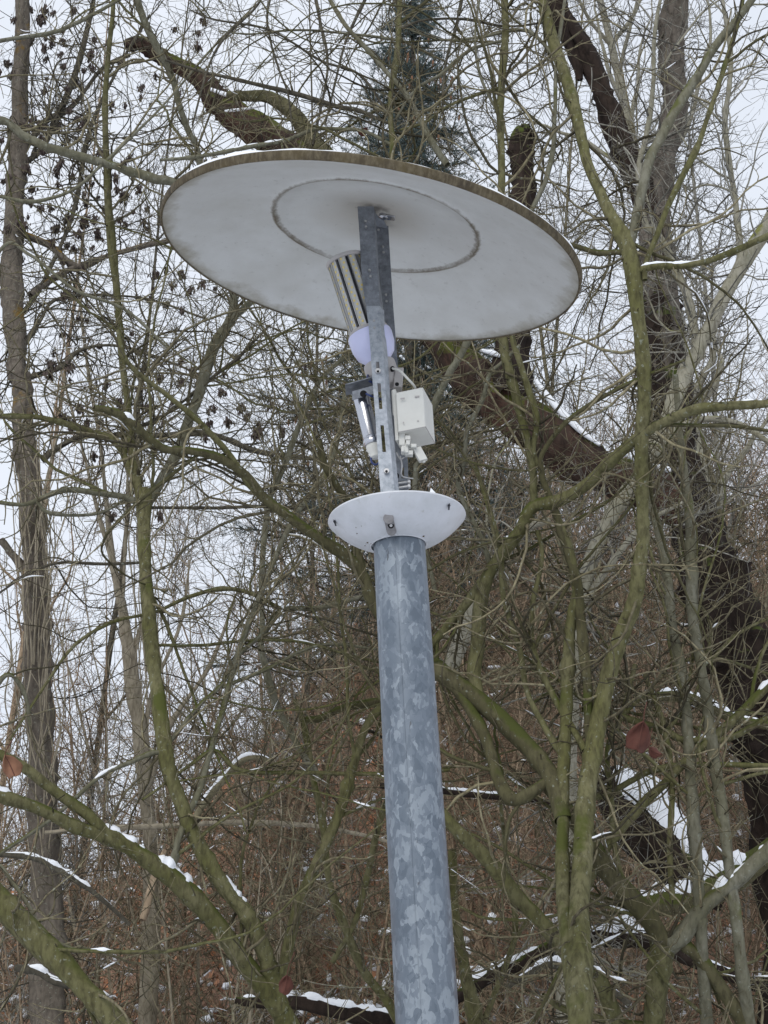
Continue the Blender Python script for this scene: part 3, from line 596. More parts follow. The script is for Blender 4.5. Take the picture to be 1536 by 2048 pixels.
# --- pale dry trunk behind the ash
T = Tree('dead_tree', 10.5, (300, 2000), 'slim straw coloured dead trunk with split bark, right of the grey ash', mat='straw', tmat='twigbrown', snow=.04)
T.limb('trunk', [(150, 500, 4), (170, 700, 6), (195, 850, 8), (210, 980, 10), (225, 1130, 14), (245, 1230, 22), (260, 1330, 30), (275, 1450, 34), (290, 1600, 34), (300, 1750, 34), (305, 1900, 36)], down=True, sides=12, rough=.13, twig=.6)
for p in ([(225, 1130, 9), (190, 1000, 7), (160, 880, 6), (110, 700, 4)], [(245, 1230, 9), (250, 1100, 7), (255, 950, 5), (262, 800, 4)], [(260, 1330, 12), (290, 1200, 9), (275, 1080, 6), (285, 950, 4)], [(290, 1600, 14), (340, 1450, 11), (420, 1330, 9), (470, 1200, 6)], [(285, 1560, 12), (300, 1400, 10), (360, 1250, 7), (380, 1120, 4)]):
    T.limb('limb', p, sides=6, rough=.1)
dry_stems(T, 16, 215, 330, 800, 1750)
T.twigs(d1=9, rmin=.002)

# --- olive multi-stemmed tree left of the post
T = Tree('forked_tree', 5.7, (600, 2500), 'green-barked multi-stemmed tree left of the post, its main stem forking level with the small bowl', mat='olive', tmat='twig', snow=.16)
T.limb('trunk', [(288, 985, 36), (290, 1080, 27), (298, 1200, 27), (308, 1330, 30), (322, 1430, 31), (336, 1530, 31), (358, 1595, 31), (382, 1660, 31), (415, 1720, 32), (450, 1775, 33), (485, 1820, 33), (512, 1868, 33), (532, 1912, 34), (545, 1960, 35), (575, 2080, 40)], down=True, sides=14, twig=.6)
for p, m in (([(290, 1010, 28), (318, 965, 25), (350, 912, 23), (373, 850, 21), (398, 780, 22), (425, 700, 23), (450, 655, 22), (468, 615, 18), (458, 540, 16), (430, 430, 14), (402, 345, 12), (393, 295, 13), (378, 268, 13), (358, 210, 13), (345, 155, 13), (310, 90, 15), (285, 40, 15), (262, -30, 13)], 'greygreen'),
          ([(462, 640, 16), (490, 615, 15), (540, 570, 13), (620, 500, 10)], 'greygreen'),
          ([(282, 1005, 22), (268, 930, 17), (262, 850, 15), (250, 740, 14), (240, 620, 15), (228, 480, 17), (215, 330, 15), (212, 180, 12), (225, 30, 10), (230, -60, 8)], 'olive'),
          ([(280, 990, 15), (255, 930, 14), (230, 885, 14), (180, 865, 13), (120, 845, 12), (70, 834, 12), (0, 833, 10), (-60, 835, 8)], 'olive'),
          ([(282, 1008, 14), (245, 993, 13), (190, 985, 12), (130, 980, 12), (75, 1000, 10), (40, 1010, 8), (-30, 1000, 8)], 'greygreen'),
          ([(70, 1000, 7), (95, 1025, 8), (150, 1030, 8), (200, 1025, 7), (240, 1005, 5), (290, 960, 4)], 'greygreen'),
          ([(300, 1015, 6), (400, 1015, 7), (450, 1015, 7), (520, 1012, 7), (620, 1020, 5), (680, 1040, 4)], 'darktwig'),
          ([(290, 1125, 7), (210, 1128, 7), (120, 1125, 6), (60, 1145, 6), (0, 1185, 5)], 'darktwig'),
          ([(335, 1508, 13), (310, 1505, 11), (260, 1525, 10), (200, 1555, 9), (100, 1640, 8), (-20, 1720, 7)], 'greygreen'),
          ([(210, 825, 12), (262, 850, 7), (310, 842, 9), (365, 805, 8), (420, 760, 8), (470, 722, 8), (500, 690, 7), (540, 650, 5)], 'darktwig'),
          ([(560, 2020, 44), (520, 1965, 42), (480, 1915, 40), (440, 1855, 38), (390, 1795, 38), (340, 1747, 38), (305, 1722, 36), (260, 1692, 31), (200, 1668, 29), (140, 1645, 27), (75, 1612, 25), (0, 1590, 24), (-60, 1575, 22)], 'olive'),
          ([(300, 1718, 24), (260, 1692, 24), (215, 1665, 24), (165, 1622, 26), (100, 1575, 24), (40, 1530, 23), (-40, 1490, 20)], 'olive'),
          ([(345, 1735, 14), (362, 1660, 14), (400, 1575, 12), (430, 1470, 12), (450, 1395, 12), (475, 1310, 12), (505, 1230, 12), (540, 1145, 12), (590, 1040, 12), (640, 965, 11), (668, 910, 9), (680, 850, 8), (690, 780, 7)], 'greygreen'),
          ([(590, 2060, 34), (560, 1985, 27), (572, 1920, 26), (585, 1850, 25), (603, 1790, 24), (635, 1725, 24), (665, 1660, 23), (690, 1590, 22), (710, 1515, 20), (735, 1445, 18), (770, 1408, 18), (830, 1370, 16)], 'olive'),
          ([(335, 1490, 9), (400, 1410, 8), (445, 1370, 8), (475, 1315, 9), (530, 1265, 10), (565, 1220, 11), (640, 1215, 11), (720, 1195, 12), (800, 1190, 10)], 'greygreen'),
          ([(565, 1220, 8), (520, 1195, 8), (485, 1182, 9), (435, 1178, 9), (375, 1195, 9), (310, 1225, 8), (225, 1245, 8), (150, 1290, 7), (90, 1370, 6), (20, 1480, 5)], 'olive'),
          ([(285, 1600, 6), (380, 1530, 7), (430, 1500, 8), (480, 1540, 9), (600, 1545, 9), (768, 1548, 10), (900, 1540, 7)], 'olive'),
          ([(445, 1375, 8), (530, 1340, 8), (640, 1290, 8), (768, 1300, 7)], 'greygreen'),
          ([(300, 1290, 7), (400, 1290, 7), (500, 1280, 7), (600, 1282, 7), (700, 1310, 7), (760, 1325, 6)], 'olive')):
    T.limb('limb' if p[0][2] > 13 else 'branch', p, mat=m, sides=12 if p[0][2] > 13 else 7)
T.twigs(d1=12, L1=(.25, 1.05), k2=2.7, whips=42)

# --- tree off the left edge
T = Tree('leaning_tree', 5.2, (420, 2500), 'thick mossy green limb slanting out of the bottom left corner', mat='olive', tmat='twig', snow=.16)
T.limb('trunk', [(-120, 1650, 30), (-60, 1730, 42), (-20, 1780, 50), (20, 1825, 54), (75, 1880, 54), (125, 1930, 50), (165, 1975, 48), (210, 2020, 48), (270, 2090, 52)], down=True, sides=16, snow=0)
for p in ([(-60, 1730, 20), (-150, 1400, 20), (-180, 900, 20), (-140, 500, 18), (-80, 280, 16), (0, 238, 16), (50, 268, 18), (100, 292, 18), (200, 320, 19), (300, 348, 19), (370, 362, 18), (440, 372, 14), (520, 380, 10)],
          [(-150, 700, 12), (-120, 300, 11), (-60, 110, 10), (0, 82, 9), (90, 68, 9), (150, 48, 9), (230, 5, 7), (300, -40, 5)],
          [(-150, 1000, 10), (-80, 700, 9), (0, 500, 8), (60, 510, 7), (150, 580, 7), (250, 620, 6), (340, 700, 5)],
          [(-100, 1650, 14), (-40, 1450, 12), (10, 1350, 11), (50, 1390, 9), (60, 1450, 6)],
          [(0, 1730, 8), (50, 1800, 9), (90, 1870, 10), (150, 1900, 8)],
          [(-150, 600, 10), (-90, 420, 9), (-20, 390, 8), (60, 400, 8), (140, 380, 7), (200, 330, 7), (320, 215, 5), (420, 100, 4), (510, 10, 3)]):
    T.limb('branch', p, mat='greygreen', sides=9)
T.twigs(d1=8, L1=(.25, .9), whips=10)

# --- mossy multi-stemmed tree right of the post
T = Tree('mossy_tree', 5.0, (1160, 2500), 'tall mossy multi-stemmed tree right of the post, passing the right rim of the shade', mat='mossy', tmat='twig', snow=.16)
T.limb('trunk', [(1068, -60, 18), (1100, 60, 22), (1135, 170, 24), (1160, 260, 24), (1180, 340, 24), (1205, 400, 26), (1235, 460, 31), (1257, 515, 38), (1270, 600, 31), (1282, 700, 31), (1284, 800, 31), (1282, 900, 29), (1285, 1000, 27), (1284, 1100, 28), (1270, 1200, 31), (1238, 1280, 33), (1207, 1380, 35), (1187, 1480, 37), (1172, 1600, 38), (1162, 1750, 41), (1158, 1900, 46), (1160, 2080, 50)], mat='olive', down=True, sides=14)
for p, m in (([(1257, 500, 22), (1273, 425, 21), (1297, 325, 21), (1325, 270, 20), (1358, 210, 20), (1395, 150, 19), (1433, 90, 19), (1475, 40, 17), (1530, -40, 15)], 'greygreen'),
          ([(1262, 520, 16), (1245, 505, 12), (1200, 505, 12), (1150, 492, 11), (1080, 470, 9)], 'mossy'),
          ([(1270, 545, 15), (1300, 533, 14), (1368, 531, 13), (1420, 520, 13), (1468, 502, 13), (1560, 462, 12)], 'olive'),
          ([(1290, 560, 11), (1293, 525, 11), (1320, 460, 12), (1343, 400, 12), (1393, 300, 12), (1420, 220, 11), (1443, 150, 11), (1478, 40, 9), (1490, -30, 8)], 'olive'),
          ([(1160, 2020, 46), (1145, 1950, 40), (1128, 1800, 34), (1120, 1650, 31), (1124, 1500, 29), (1132, 1370, 27), (1142, 1250, 23), (1150, 1180, 18), (1140, 1100, 14), (1118, 1040, 12)], 'olive'),
          ([(1185, 1560, 22), (1178, 1450, 21), (1172, 1350, 20), (1163, 1270, 20), (1153, 1175, 21), (1135, 1110, 19), (1118, 1050, 17), (1098, 990, 14), (1083, 945, 12), (1090, 900, 10), (1150, 830, 9), (1250, 770, 8), (1370, 720, 6)], 'mossy'),
          ([(1125, 1640, 36), (1105, 1560, 36), (1068, 1505, 38), (1028, 1462, 40), (968, 1405, 40), (905, 1362, 38), (850, 1320, 34), (800, 1280, 30), (752, 1215, 28), (728, 1155, 25), (700, 1118, 26), (640, 1078, 24), (580, 1035, 24), (530, 995, 21), (495, 950, 20), (440, 915, 20), (380, 902, 18), (330, 897, 16), (290, 870, 18), (255, 840, 18), (225, 822, 16), (188, 816, 12)], 'mossy'),
          ([(535, 1000, 14), (500, 970, 13), (465, 915, 13), (430, 875, 13), (390, 835, 12), (340, 795, 11), (290, 758, 10), (250, 715, 9), (235, 660, 7)], 'olive'),
          ([(728, 1160, 22), (715, 1100, 18), (720, 1040, 16), (680, 980, 15), (650, 930, 15), (640, 880, 12)], 'mossy'),
          ([(960, 1400, 28), (948, 1350, 30), (956, 1280, 29), (963, 1200, 27), (982, 1140, 27), (1012, 1095, 27), (1045, 1050, 26), (1068, 1012, 26), (1118, 1003, 25), (1170, 970, 23), (1220, 925, 23), (1280, 872, 22), (1340, 838, 22), (1393, 816, 22), (1450, 812, 18), (1560, 806, 16)], 'olive'),
          ([(1062, 1030, 18), (1000, 1110, 20), (935, 1200, 19), (868, 1280, 17), (820, 1340, 15)], 'olive'),
          ([(1068, 1005, 14), (1067, 950, 16), (1054, 875, 18), (1028, 780, 20), (1008, 700, 20), (995, 600, 18), (990, 500, 17), (1003, 380, 16), (1000, 225, 16), (1010, 90, 16), (1008, -40, 14)], 'olive'),
          ([(1085, 945, 10), (1065, 900, 12), (1073, 840, 14), (1060, 790, 15), (1040, 730, 14), (1025, 680, 12), (1015, 600, 9)], 'olive'),
          ([(985, 1145, 12), (963, 1080, 11), (935, 1025, 11), (915, 972, 11), (928, 925, 11), (933, 862, 11), (965, 800, 10), (978, 750, 10), (1000, 728, 9), (1040, 690, 7)], 'greygreen'),
          ([(870, 1180, 10), (830, 1000, 12), (840, 900, 14), (868, 815, 16), (897, 755, 16), (925, 700, 15), (970, 600, 13), (1060, 430, 11), (1100, 330, 12), (1110, 220, 10), (1113, 120, 8), (1130, 0, 6)], 'greygreen'),
          ([(790, 1200, 12), (775, 900, 12), (760, 700, 12), (765, 500, 12), (783, 310, 12), (780, 200, 12), (793, 100, 13), (800, -40, 12)], 'olive'),
          ([(783, 290, 9), (730, 263, 8), (690, 260, 9), (630, 259, 9), (575, 280, 9), (490, 296, 9), (400, 313, 8), (320, 320, 6)], 'greygreen'),
          ([(785, 250, 6), (720, 222, 9), (675, 213, 10), (600, 190, 10), (500, 165, 9), (410, 145, 7), (330, 120, 5)], 'darktwig'),
          ([(560, -60, 6), (535, 20, 6), (540, 80, 5), (560, 145, 5), (575, 185, 4), (585, 260, 3)], 'darktwig'),
          ([(540, -60, 7), (515, 10, 6), (450, 75, 6), (415, 140, 5), (385, 250, 4)], 'darktwig'),
          ([(620, -60, 7), (640, 40, 7), (655, 120, 6), (645, 200, 5), (625, 290, 4)], 'darktwig'),
          ([(760, -60, 8), (720, 20, 7), (690, 90, 6), (670, 170, 5), (650, 250, 4)], 'darktwig'),
          ([(780, 235, 6), (720, 150, 6), (640, 120, 5), (540, 60, 5), (430, 40, 4), (380, 20, 3)], 'darktwig'),
          ([(795, 80, 6), (720, 70, 6), (600, 60, 5), (500, 68, 4), (440, 62, 3)], 'greygreen'),
          ([(795, 60, 7), (850, 40, 6), (930, 38, 6), (1010, 52, 5), (1090, 45, 4)], 'darktwig'),
          ([(1008, 80, 7), (940, 100, 7), (880, 150, 6), (830, 180, 6), (790, 240, 5)], 'greygreen'),
          ([(1005, 175, 7), (950, 190, 7), (890, 215, 6), (850, 245, 6), (800, 260, 4)], 'olive'),
          ([(930, -50, 8), (915, 40, 7), (890, 130, 6), (885, 220, 5), (900, 310, 4)], 'darktwig'),
          ([(1003, 240, 6), (960, 150, 6), (950, 60, 5), (965, -30, 4)], 'greygreen'),
          ([(1135, 150, 9), (1080, 80, 8), (1040, 60, 7), (960, 75, 6), (880, 80, 5), (820, 60, 4)], 'greygreen'),
          ([(895, 330, 14), (870, 290, 13), (845, 245, 12), (815, 190, 11), (768, 137, 11), (730, 95, 10), (690, 50, 10), (648, -20, 8)], 'greygreen'),
          ([(1130, 1520, 16), (1060, 1400, 12), (1040, 1300, 13), (1010, 1200, 12), (1000, 1100, 11), (975, 1010, 10), (950, 930, 8)], 'olive'),
          ([(1170, 1500, 14), (1080, 1330, 14), (1065, 1230, 12), (1085, 1120, 10), (1075, 1060, 9)], 'olive'),
          ([(1100, 1560, 20), (1030, 1600, 24), (1000, 1560, 24), (975, 1480, 24), (930, 1400, 22), (875, 1340, 20), (840, 1310, 14)], 'mossy')):
    T.limb('limb' if p[0][2] > 13 else 'branch', p, mat=m, sides=12 if p[0][2] > 13 else 7, snow=.3 if m == 'mossy' else None)
T.twigs(d1=9, L1=(.25, 1.1), k2=2.5, whips=60)

# --- shrub in the lower right
T = Tree('spreading_shrub', 5.5, (1300, 2500), 'big green-stemmed shrub in the bottom right corner with limbs spreading both ways', cat='shrub', mat='olive', tmat='twig', snow=.22)
T.limb('trunk', [(1325, 1885, 50), (1312, 1980, 46), (1300, 2100, 48)], down=True, sides=14)
for p, m in (([(1325, 1895, 44), (1303, 1845, 42), (1268, 1800, 40), (1208, 1732, 38), (1165, 1660, 36), (1120, 1600, 30), (1080, 1560, 22)], 'mossy'),
          ([(1320, 1900, 42), (1368, 1868, 37), (1408, 1812, 36), (1468, 1765, 32), (1560, 1680, 28)], 'greygreen'),
          ([(1340, 1870, 28), (1380, 1900, 26), (1418, 1942, 27), (1468, 2015, 31), (1510, 2100, 32)], 'mossy'),
          ([(1420, 2150, 26), (1405, 1900, 25), (1400, 1780, 26), (1385, 1600, 27), (1368, 1400, 26), (1343, 1250, 24), (1325, 1110, 22), (1295, 990, 18), (1270, 880, 12)], 'greygreen'),
          ([(1520, 2150, 30), (1500, 2048, 29), (1470, 1800, 26), (1440, 1600, 25), (1413, 1400, 24), (1385, 1210, 22), (1378, 1050, 22), (1358, 875, 18), (1350, 750, 12)], 'greygreen'),
          ([(1128, 1878, 14), (1148, 1840, 18), (1203, 1710, 18), (1268, 1625, 20), (1330, 1560, 20), (1393, 1500, 20), (1468, 1440, 20), (1560, 1350, 18)], 'olive'),
          ([(1165, 1416, 18), (1200, 1420, 15), (1260, 1440, 15), (1330, 1462, 15), (1370, 1482, 15), (1405, 1482, 13), (1460, 1478, 13), (1560, 1420, 12)], 'olive'),
          ([(1160, 1600, 12), (1210, 1590, 13), (1268, 1560, 13), (1318, 1537, 13), (1400, 1530, 12), (1560, 1532, 11)], 'olive'),
          ([(1255, 2100, 38), (1210, 1990, 36), (1180, 1955, 35), (1120, 1895, 34), (1078, 1845, 33), (1028, 1790, 31), (968, 1710, 29), (893, 1638, 26), (830, 1560, 22)], 'olive'),
          ([(1300, 2060, 30), (1200, 2040, 18), (1130, 2020, 12), (1085, 1990, 10)], 'olive'),
          ([(1250, 1790, 14), (1230, 1700, 14), (1222, 1600, 13), (1215, 1500, 12), (1250, 1420, 12), (1270, 1330, 10)], 'olive'),
          ([(1345, 1800, 14), (1340, 1700, 14), (1345, 1560, 13), (1325, 1440, 12), (1290, 1350, 10)], 'olive')):
    T.limb('limb' if p[0][2] > 20 else 'branch', p, mat=m, sides=12 if p[0][2] > 20 else 8)
T.twigs(d1=9, L1=(.2, .85), k2=2.6, whips=40)

# --- shrub hugging the foot of the post
T = Tree('slim_shrub', 6.5, (860, 2500), 'slim green shrub rising from below on both sides of the post', cat='shrub', mat='olive', snow=.12)
T.limb('trunk', [(905, 1700, 16), (905, 1800, 24), (925, 1925, 28), (950, 2048, 34), (960, 2100, 36)], down=True)
for p, m in (([(860, 2150, 20), (790, 2030, 18), (768, 2000, 18), (720, 1930, 18), (685, 1840, 16), (656, 1750, 14), (645, 1650, 14), (625, 1550, 14), (608, 1450, 13), (590, 1400, 10)], 'olive'),
          ([(665, 1925, 12), (710, 1840, 14), (738, 1740, 14), (765, 1630, 13), (800, 1540, 12), (850, 1450, 10)], 'olive'),
          ([(612, 1441, 17), (640, 1435, 17), (690, 1415, 18), (760, 1405, 20), (820, 1400, 20)], 'mossy'),
          ([(525, 1250, 13), (522, 1150, 12), (535, 1010, 12), (565, 940, 12), (600, 845, 11), (640, 760, 9), (710, 700, 8)], 'greygreen'),
          ([(640, 1560, 16), (590, 1480, 14), (550, 1400, 14), (522, 1300, 13), (525, 1240, 12)], 'greygreen'),
          ([(960, 2060, 14), (1000, 1960, 12), (1030, 1860, 12), (1010, 1700, 10), (1000, 1600, 9)], 'olive')):
    T.limb('branch', p, mat=m, sides=9)
T.twigs(d1=14, L1=(.25, 1.0), whips=22)

# --- pale smooth tree on the right
T = Tree('pale_barked_tree', 7.6, (1110, 2400), 'pale smooth-barked tree curving up to the right edge', mat='pale', tmat='twiggrey', snow=.08)
T.limb('trunk', [(1600, 330, 36), (1545, 435, 36), (1483, 530, 32), (1430, 630, 30), (1395, 700, 30), (1372, 740, 31), (1345, 810, 32), (1318, 880, 32), (1285, 940, 30), (1218, 1040, 30), (1183, 1125, 30), (1160, 1210, 30), (1150, 1320, 32), (1140, 1500, 34), (1130, 2000, 40)], down=True, sides=14)
for p in ([(1395, 700, 20), (1375, 600, 19), (1350, 540, 18), (1322, 480, 16), (1287, 440, 13), (1275, 340, 12), (1288, 280, 12), (1303, 190, 11), (1310, 60, 9), (1330, -40, 7)],
          [(1483, 530, 14), (1470, 400, 13), (1450, 250, 12), (1462, 120, 10), (1440, -30, 8)],
          [(900, 1340, 34), (925, 1270, 32), (950, 1200, 30), (1000, 1120, 24), (1050, 1060, 18), (1100, 1040, 12)],
          [(1300, 920, 18), (1340, 870, 16), (1400, 840, 14), (1480, 850, 12), (1560, 900, 10)],
          [(1160, 1210, 16), (1240, 1100, 13), (1300, 1040, 11), (1380, 1000, 8)]):
    T.limb('limb', p, sides=9, rough=.05)
T.twigs(d1=16, L1=(.3, 1.2), rmin=.0015, whips=34)

# --- the rotten giant
T = Tree('rotten_tree', 9.2, (1540, 2300), 'huge dark rotten tree with a snow-edged mossy fallen limb leaning left behind the shade', mat='dark', tmat='darktwig', snow=.0, A=.25)
T.limb('trunk', [(1320, 555, 58), (1325, 640, 72), (1330, 720, 78), (1345, 850, 84), (1370, 960, 92), (1395, 1060, 104), (1430, 1170, 118), (1472, 1290, 130), (1510, 1400, 130), (1560, 1600, 120), (1600, 1900, 130)], down=True, sides=40, rough=.11, snow=0, twig=.2, step=8, wob=.5)
T.limb('limb', [(1360, -60, 50), (1345, 60, 50), (1342, 130, 52), (1352, 190, 54), (1345, 240, 50), (1325, 330, 50), (1312, 420, 54), (1315, 520, 62), (1326, 640, 68), (1332, 760, 60)], mat='greyplate', sides=28, rough=.10, step=8, wob=.4)
T.limb('limb', [(1085, -60, 30), (1120, 20, 34), (1165, 90, 38), (1198, 170, 42), (1225, 240, 46), (1262, 330, 48), (1290, 400, 50), (1315, 500, 52), (1322, 600, 56)], sides=28, rough=.13, step=8, snow=.12, wob=.5)
T.limb('limb', [(1100, -40, 40), (1118, 20, 44), (1140, 90, 30), (1160, 160, 12)], sides=20, rough=.15, step=8)
P, R = T.limb('fallen_limb', [(250, 88, 16), (285, 92, 30), (340, 125, 32), (400, 160, 38), (430, 200, 50), (475, 235, 60), (530, 270, 66), (590, 315, 70), (650, 370, 72), (760, 500, 76), (880, 665, 84), (930, 735, 88), (1000, 800, 92), (1080, 865, 96), (1170, 925, 96), (1260, 962, 88), (1330, 985, 84), (1400, 1060, 90)], mat='red', sides=36, rough=.07, dy=[0, .2, .2, .1, 0], snow=.0, step=8, wob=.6, twig=.15)
e = snow_caps(P, R * .62, .35, thick=1.2, steep=1, seg=(10, 26)); T.snows += e[:14]
P, R = T.limb('limb', [(455, 190, 14), (490, 192, 20), (540, 195, 24), (585, 225, 26), (620, 265, 26), (645, 305, 28), (690, 370, 30)], mat='mossy', sides=16, rough=.14, snow=.5, dy=-.25)
P, R = T.limb('broken_stub', [(1066, 262, 30), (1052, 275, 42), (1048, 320, 44), (1046, 370, 46), (1040, 440, 50), (1036, 560, 56), (1030, 680, 64), (1020, 800, 74)], sides=28, rough=.16, step=8, dy=[-.15, 0], snow=0)
c_ = at(1400, 1060, 9.0)
r_ = [(1395, 920, 10), (1402, 980, 12), (1430, 1060, 12), (1450, 1120, 12), (1478, 1210, 12), (1508, 1300, 12)]
for p in ([(1340, 940, 14), (1300, 930, 16), (1250, 905, 14)], [(1070, 760, 10), (1110, 810, 16), (1160, 860, 14), (1200, 890, 8)], [(1375, 960, 8), (1410, 1040, 10), (1440, 1110, 9)], [(1440, 1140, 8), (1475, 1220, 10), (1500, 1290, 10), (1520, 1350, 8)], [(960, 700, 7), (985, 706, 12), (1000, 712, 8)],
          [(420, 178, 8), (455, 190, 10), (480, 195, 8)], [(545, 215, 8), (590, 240, 11), (620, 270, 9), (640, 295, 7)], [(450, 222, 6), (490, 218, 7), (530, 210, 6)]):
    q = smooth_path(np.array(p, float), 5); Pq = at(q[:, 0], q[:, 1], T.yy(q[:, 0], q[:, 1]) - .12); T.snows.append((Pq, q[:, 2] / 2 * depth(Pq) / F * .9))
T.twigs(d1=8, L1=(.3, 1.3), rmin=.002)

# --- fallen snowy logs low in the thicket
def log(pts, Y, label, w=1., mat='dark', cap=.95, seg=(20, 50), ns=.2):
    T = Tree('fallen_log', Y, pts[len(pts) // 2][:2], label, cat='log', mat=mat, snow=0, A=.1)
    P, R = T.limb('log', pts, sides=18, rough=.1, snow=0)
    T.snows += snow_caps(P, R * w, cap, thick=.75, steep=.97, seg=seg, ns=ns)
    for e in T.snows: snow_part([e], T.root)
log([(900, 2005, 20), (960, 1965, 26), (1018, 1938, 28), (1088, 1902, 32), (1160, 1880, 36), (1218, 1880, 38), (1290, 1880, 30), (1400, 1930, 26), (1560, 1990, 24)], 8.2, 'snow-topped dark log lying across the thicket right of the post')
log([(1560, 1690, 44), (1500, 1735, 48), (1440, 1770, 52), (1380, 1800, 50), (1300, 1810, 44), (1230, 1800, 38)], 7.6, 'mossy broken log with a snow ridge at the lower right edge', mat='mossy')
log([(1205, 1545, 56), (1240, 1600, 76), (1290, 1660, 96), (1340, 1715, 92), (1400, 1770, 76), (1450, 1800, 60)], 8.4, 'broad fallen trunk buried under a thick white slab of snow', w=1.3, cap=1., seg=(300, 301), ns=.05)
log([(470, 2000, 16), (520, 2005, 22), (600, 2005, 28), (680, 2025, 30), (760, 2040, 30), (860, 2060, 30)], 7.4, 'snow-covered dark log along the bottom edge left of the post')
log([(-20, 1708, 10), (65, 1715, 13), (120, 1738, 13), (160, 1765, 12), (200, 1795, 10), (260, 1850, 8)], 6.6, 'thin snowy pole slanting down at the left edge', mat='darktwig')
log([(380, 1655, 12), (415, 1595, 15), (450, 1555, 14), (485, 1520, 12), (525, 1515, 10), (560, 1537, 8)], 6.9, 'bent snow-laden stick beside the green main stem', mat='twig', w=1.15)
log([(1270, 1400, 18), (1340, 1392, 26), (1400, 1405, 24), (1480, 1440, 20), (1560, 1450, 18)], 8.0, 'snow-topped mossy log below the rotten trunk', mat='mossy')
log([(90, 1665, 8), (200, 1655, 9), (300, 1655, 9), (450, 1648, 10), (600, 1650, 10), (700, 1665, 9), (800, 1690, 8)], 7.2, 'long thin pale stick lying level across the thicket left of the post', mat='straw', w=.7, cap=.5)
log([(1010, 1975, 10), (1060, 1950, 16), (1110, 1930, 18), (1200, 1965, 16), (1260, 2010, 14)], 6.9, 'short crooked snowy branch near the bottom right', mat='darktwig')
log([(285, 1840, 16), (300, 1790, 18), (312, 1745, 14), (330, 1700, 10)], 7.0, 'steep snow-plastered snag under the fork of the green limbs', mat='twigbrown', w=1.2)
log([(30, 1935, 14), (80, 1945, 16), (110, 1965, 14), (170, 1975, 12)], 6.5, 'short snowy stick near the bottom left corner', mat='darktwig')
log([(760, 1570, 12), (870, 1580, 14), (980, 1590, 14), (1080, 1600, 14), (1150, 1620, 12)], 8.0, 'snow-dusted dark stick level with the dry red leaf', mat='dark', w=.8, cap=.6)
# --- narrow pale trunks far right and other trees up the bank
def wild(name, x, y, h, label, mat, tmat, w0=.09, lean=(0, 0), nl=9, d1=5, spread=(1.2, 2.6), group=None, rmin=.0022, snow=.02, cat='tree', t0=.18, stems=1, up=.12, k2=3.0):
    T = Tree(name, y, (768, 1024), label, cat=cat, group=group, mat=mat, tmat=tmat, snow=0, A=0); z0 = float(gz(x, y)); T.root.location = (x, y, z0)
    for sidx in range(stems):
        K = 40; t = np.linspace(0, 1, K); wv = np.cumsum(np.cumsum(rng.normal(size=(K, 2)), 0), 0) * .0022 * h / 8
        sx_ = random.gauss(0, .28) if stems > 1 else 0; sy_ = random.gauss(0, .2) if stems > 1 else 0
        P = np.stack([x + lean[0] * t + wv[:, 0] + sx_ * t * h * .6, y + lean[1] * t + wv[:, 1] + sy_ * t * h * .4, z0 - .1 + h * t * (1 if stems == 1 else random.uniform(.7, 1))], 1); R = w0 * (1 - .88 * t) * (1 if stems == 1 else random.uniform(.6, 1))
        V, Q = tubes(P[None], R[None], 9, .05); part('trunk', V, Q, M[mat], T.root); T.lims.append((P, R, .5))
        A, B = grow(P[None], R[None], nl, spread, 24, (30, 60), .6, .006, .05, t0, .97, up, .12, .03, .25, 5.5)
        for a, b in zip(A, B):
            V, Q = tubes(a[None], b[None], 6, .04); part('limb', V, Q, M[mat], T.root); T.lims.append((a, b, 1.))
    T.snow = snow; T.twigs(d1=d1, L1=(.4, 1.3), k2=k2, k3=2, rmin=rmin, up=.05, L2=(.15, .55), sides=(3, 3)); return T
def wx(px, Y): return float(at(px, 1024, Y)[0])
wild('birch', wx(1500, 12), 12, 14, 'slender pale trunk rising along the right edge', 'pale', 'twiggrey', .10, (-.35, 0), 16, 7)
wild('slim_tree', wx(1420, 13.5), 13.5, 13, 'thin tree in the twiggy tangle behind the rotten trunk', 'twiggrey', 'darktwig', .035, (.5, 0), 20, 11)
wild('slim_tree', wx(1215, 13), 13, 12.5, 'thin tree showing between the shade rim and the rotten trunk', 'twig', 'darktwig', .03, (-.6, 0), 20, 11)
wild('slim_tree', wx(1050, 15), 15, 13.5, 'thin far tree above the right half of the shade', 'twig', 'darktwig', .03, (.5, 0), 16, 9)
wild('slim_tree', wx(620, 15), 15, 14, 'thin far tree whose twigs fan out above the left half of the shade', 'darktwig', 'darktwig', .028, (-.5, 0), 14, 7)
wild('slim_tree', wx(190, 13), 13, 12.5, 'thin far tree behind the seed bunches', 'darktwig', 'darktwig', .03, (.7, 0), 12, 4)
wild('slim_tree', wx(20, 12), 12, 10.5, 'thin brown tree behind the ash trunk', 'twigbrown', 'twigbrown', .035, (.5, 0), 12, 5)
wild('slim_tree', wx(1530, 10), 10, 9, 'bushy thin-stemmed tree cut by the right edge', 'twig', 'twig', .035, (-.6, 0), 16, 9)
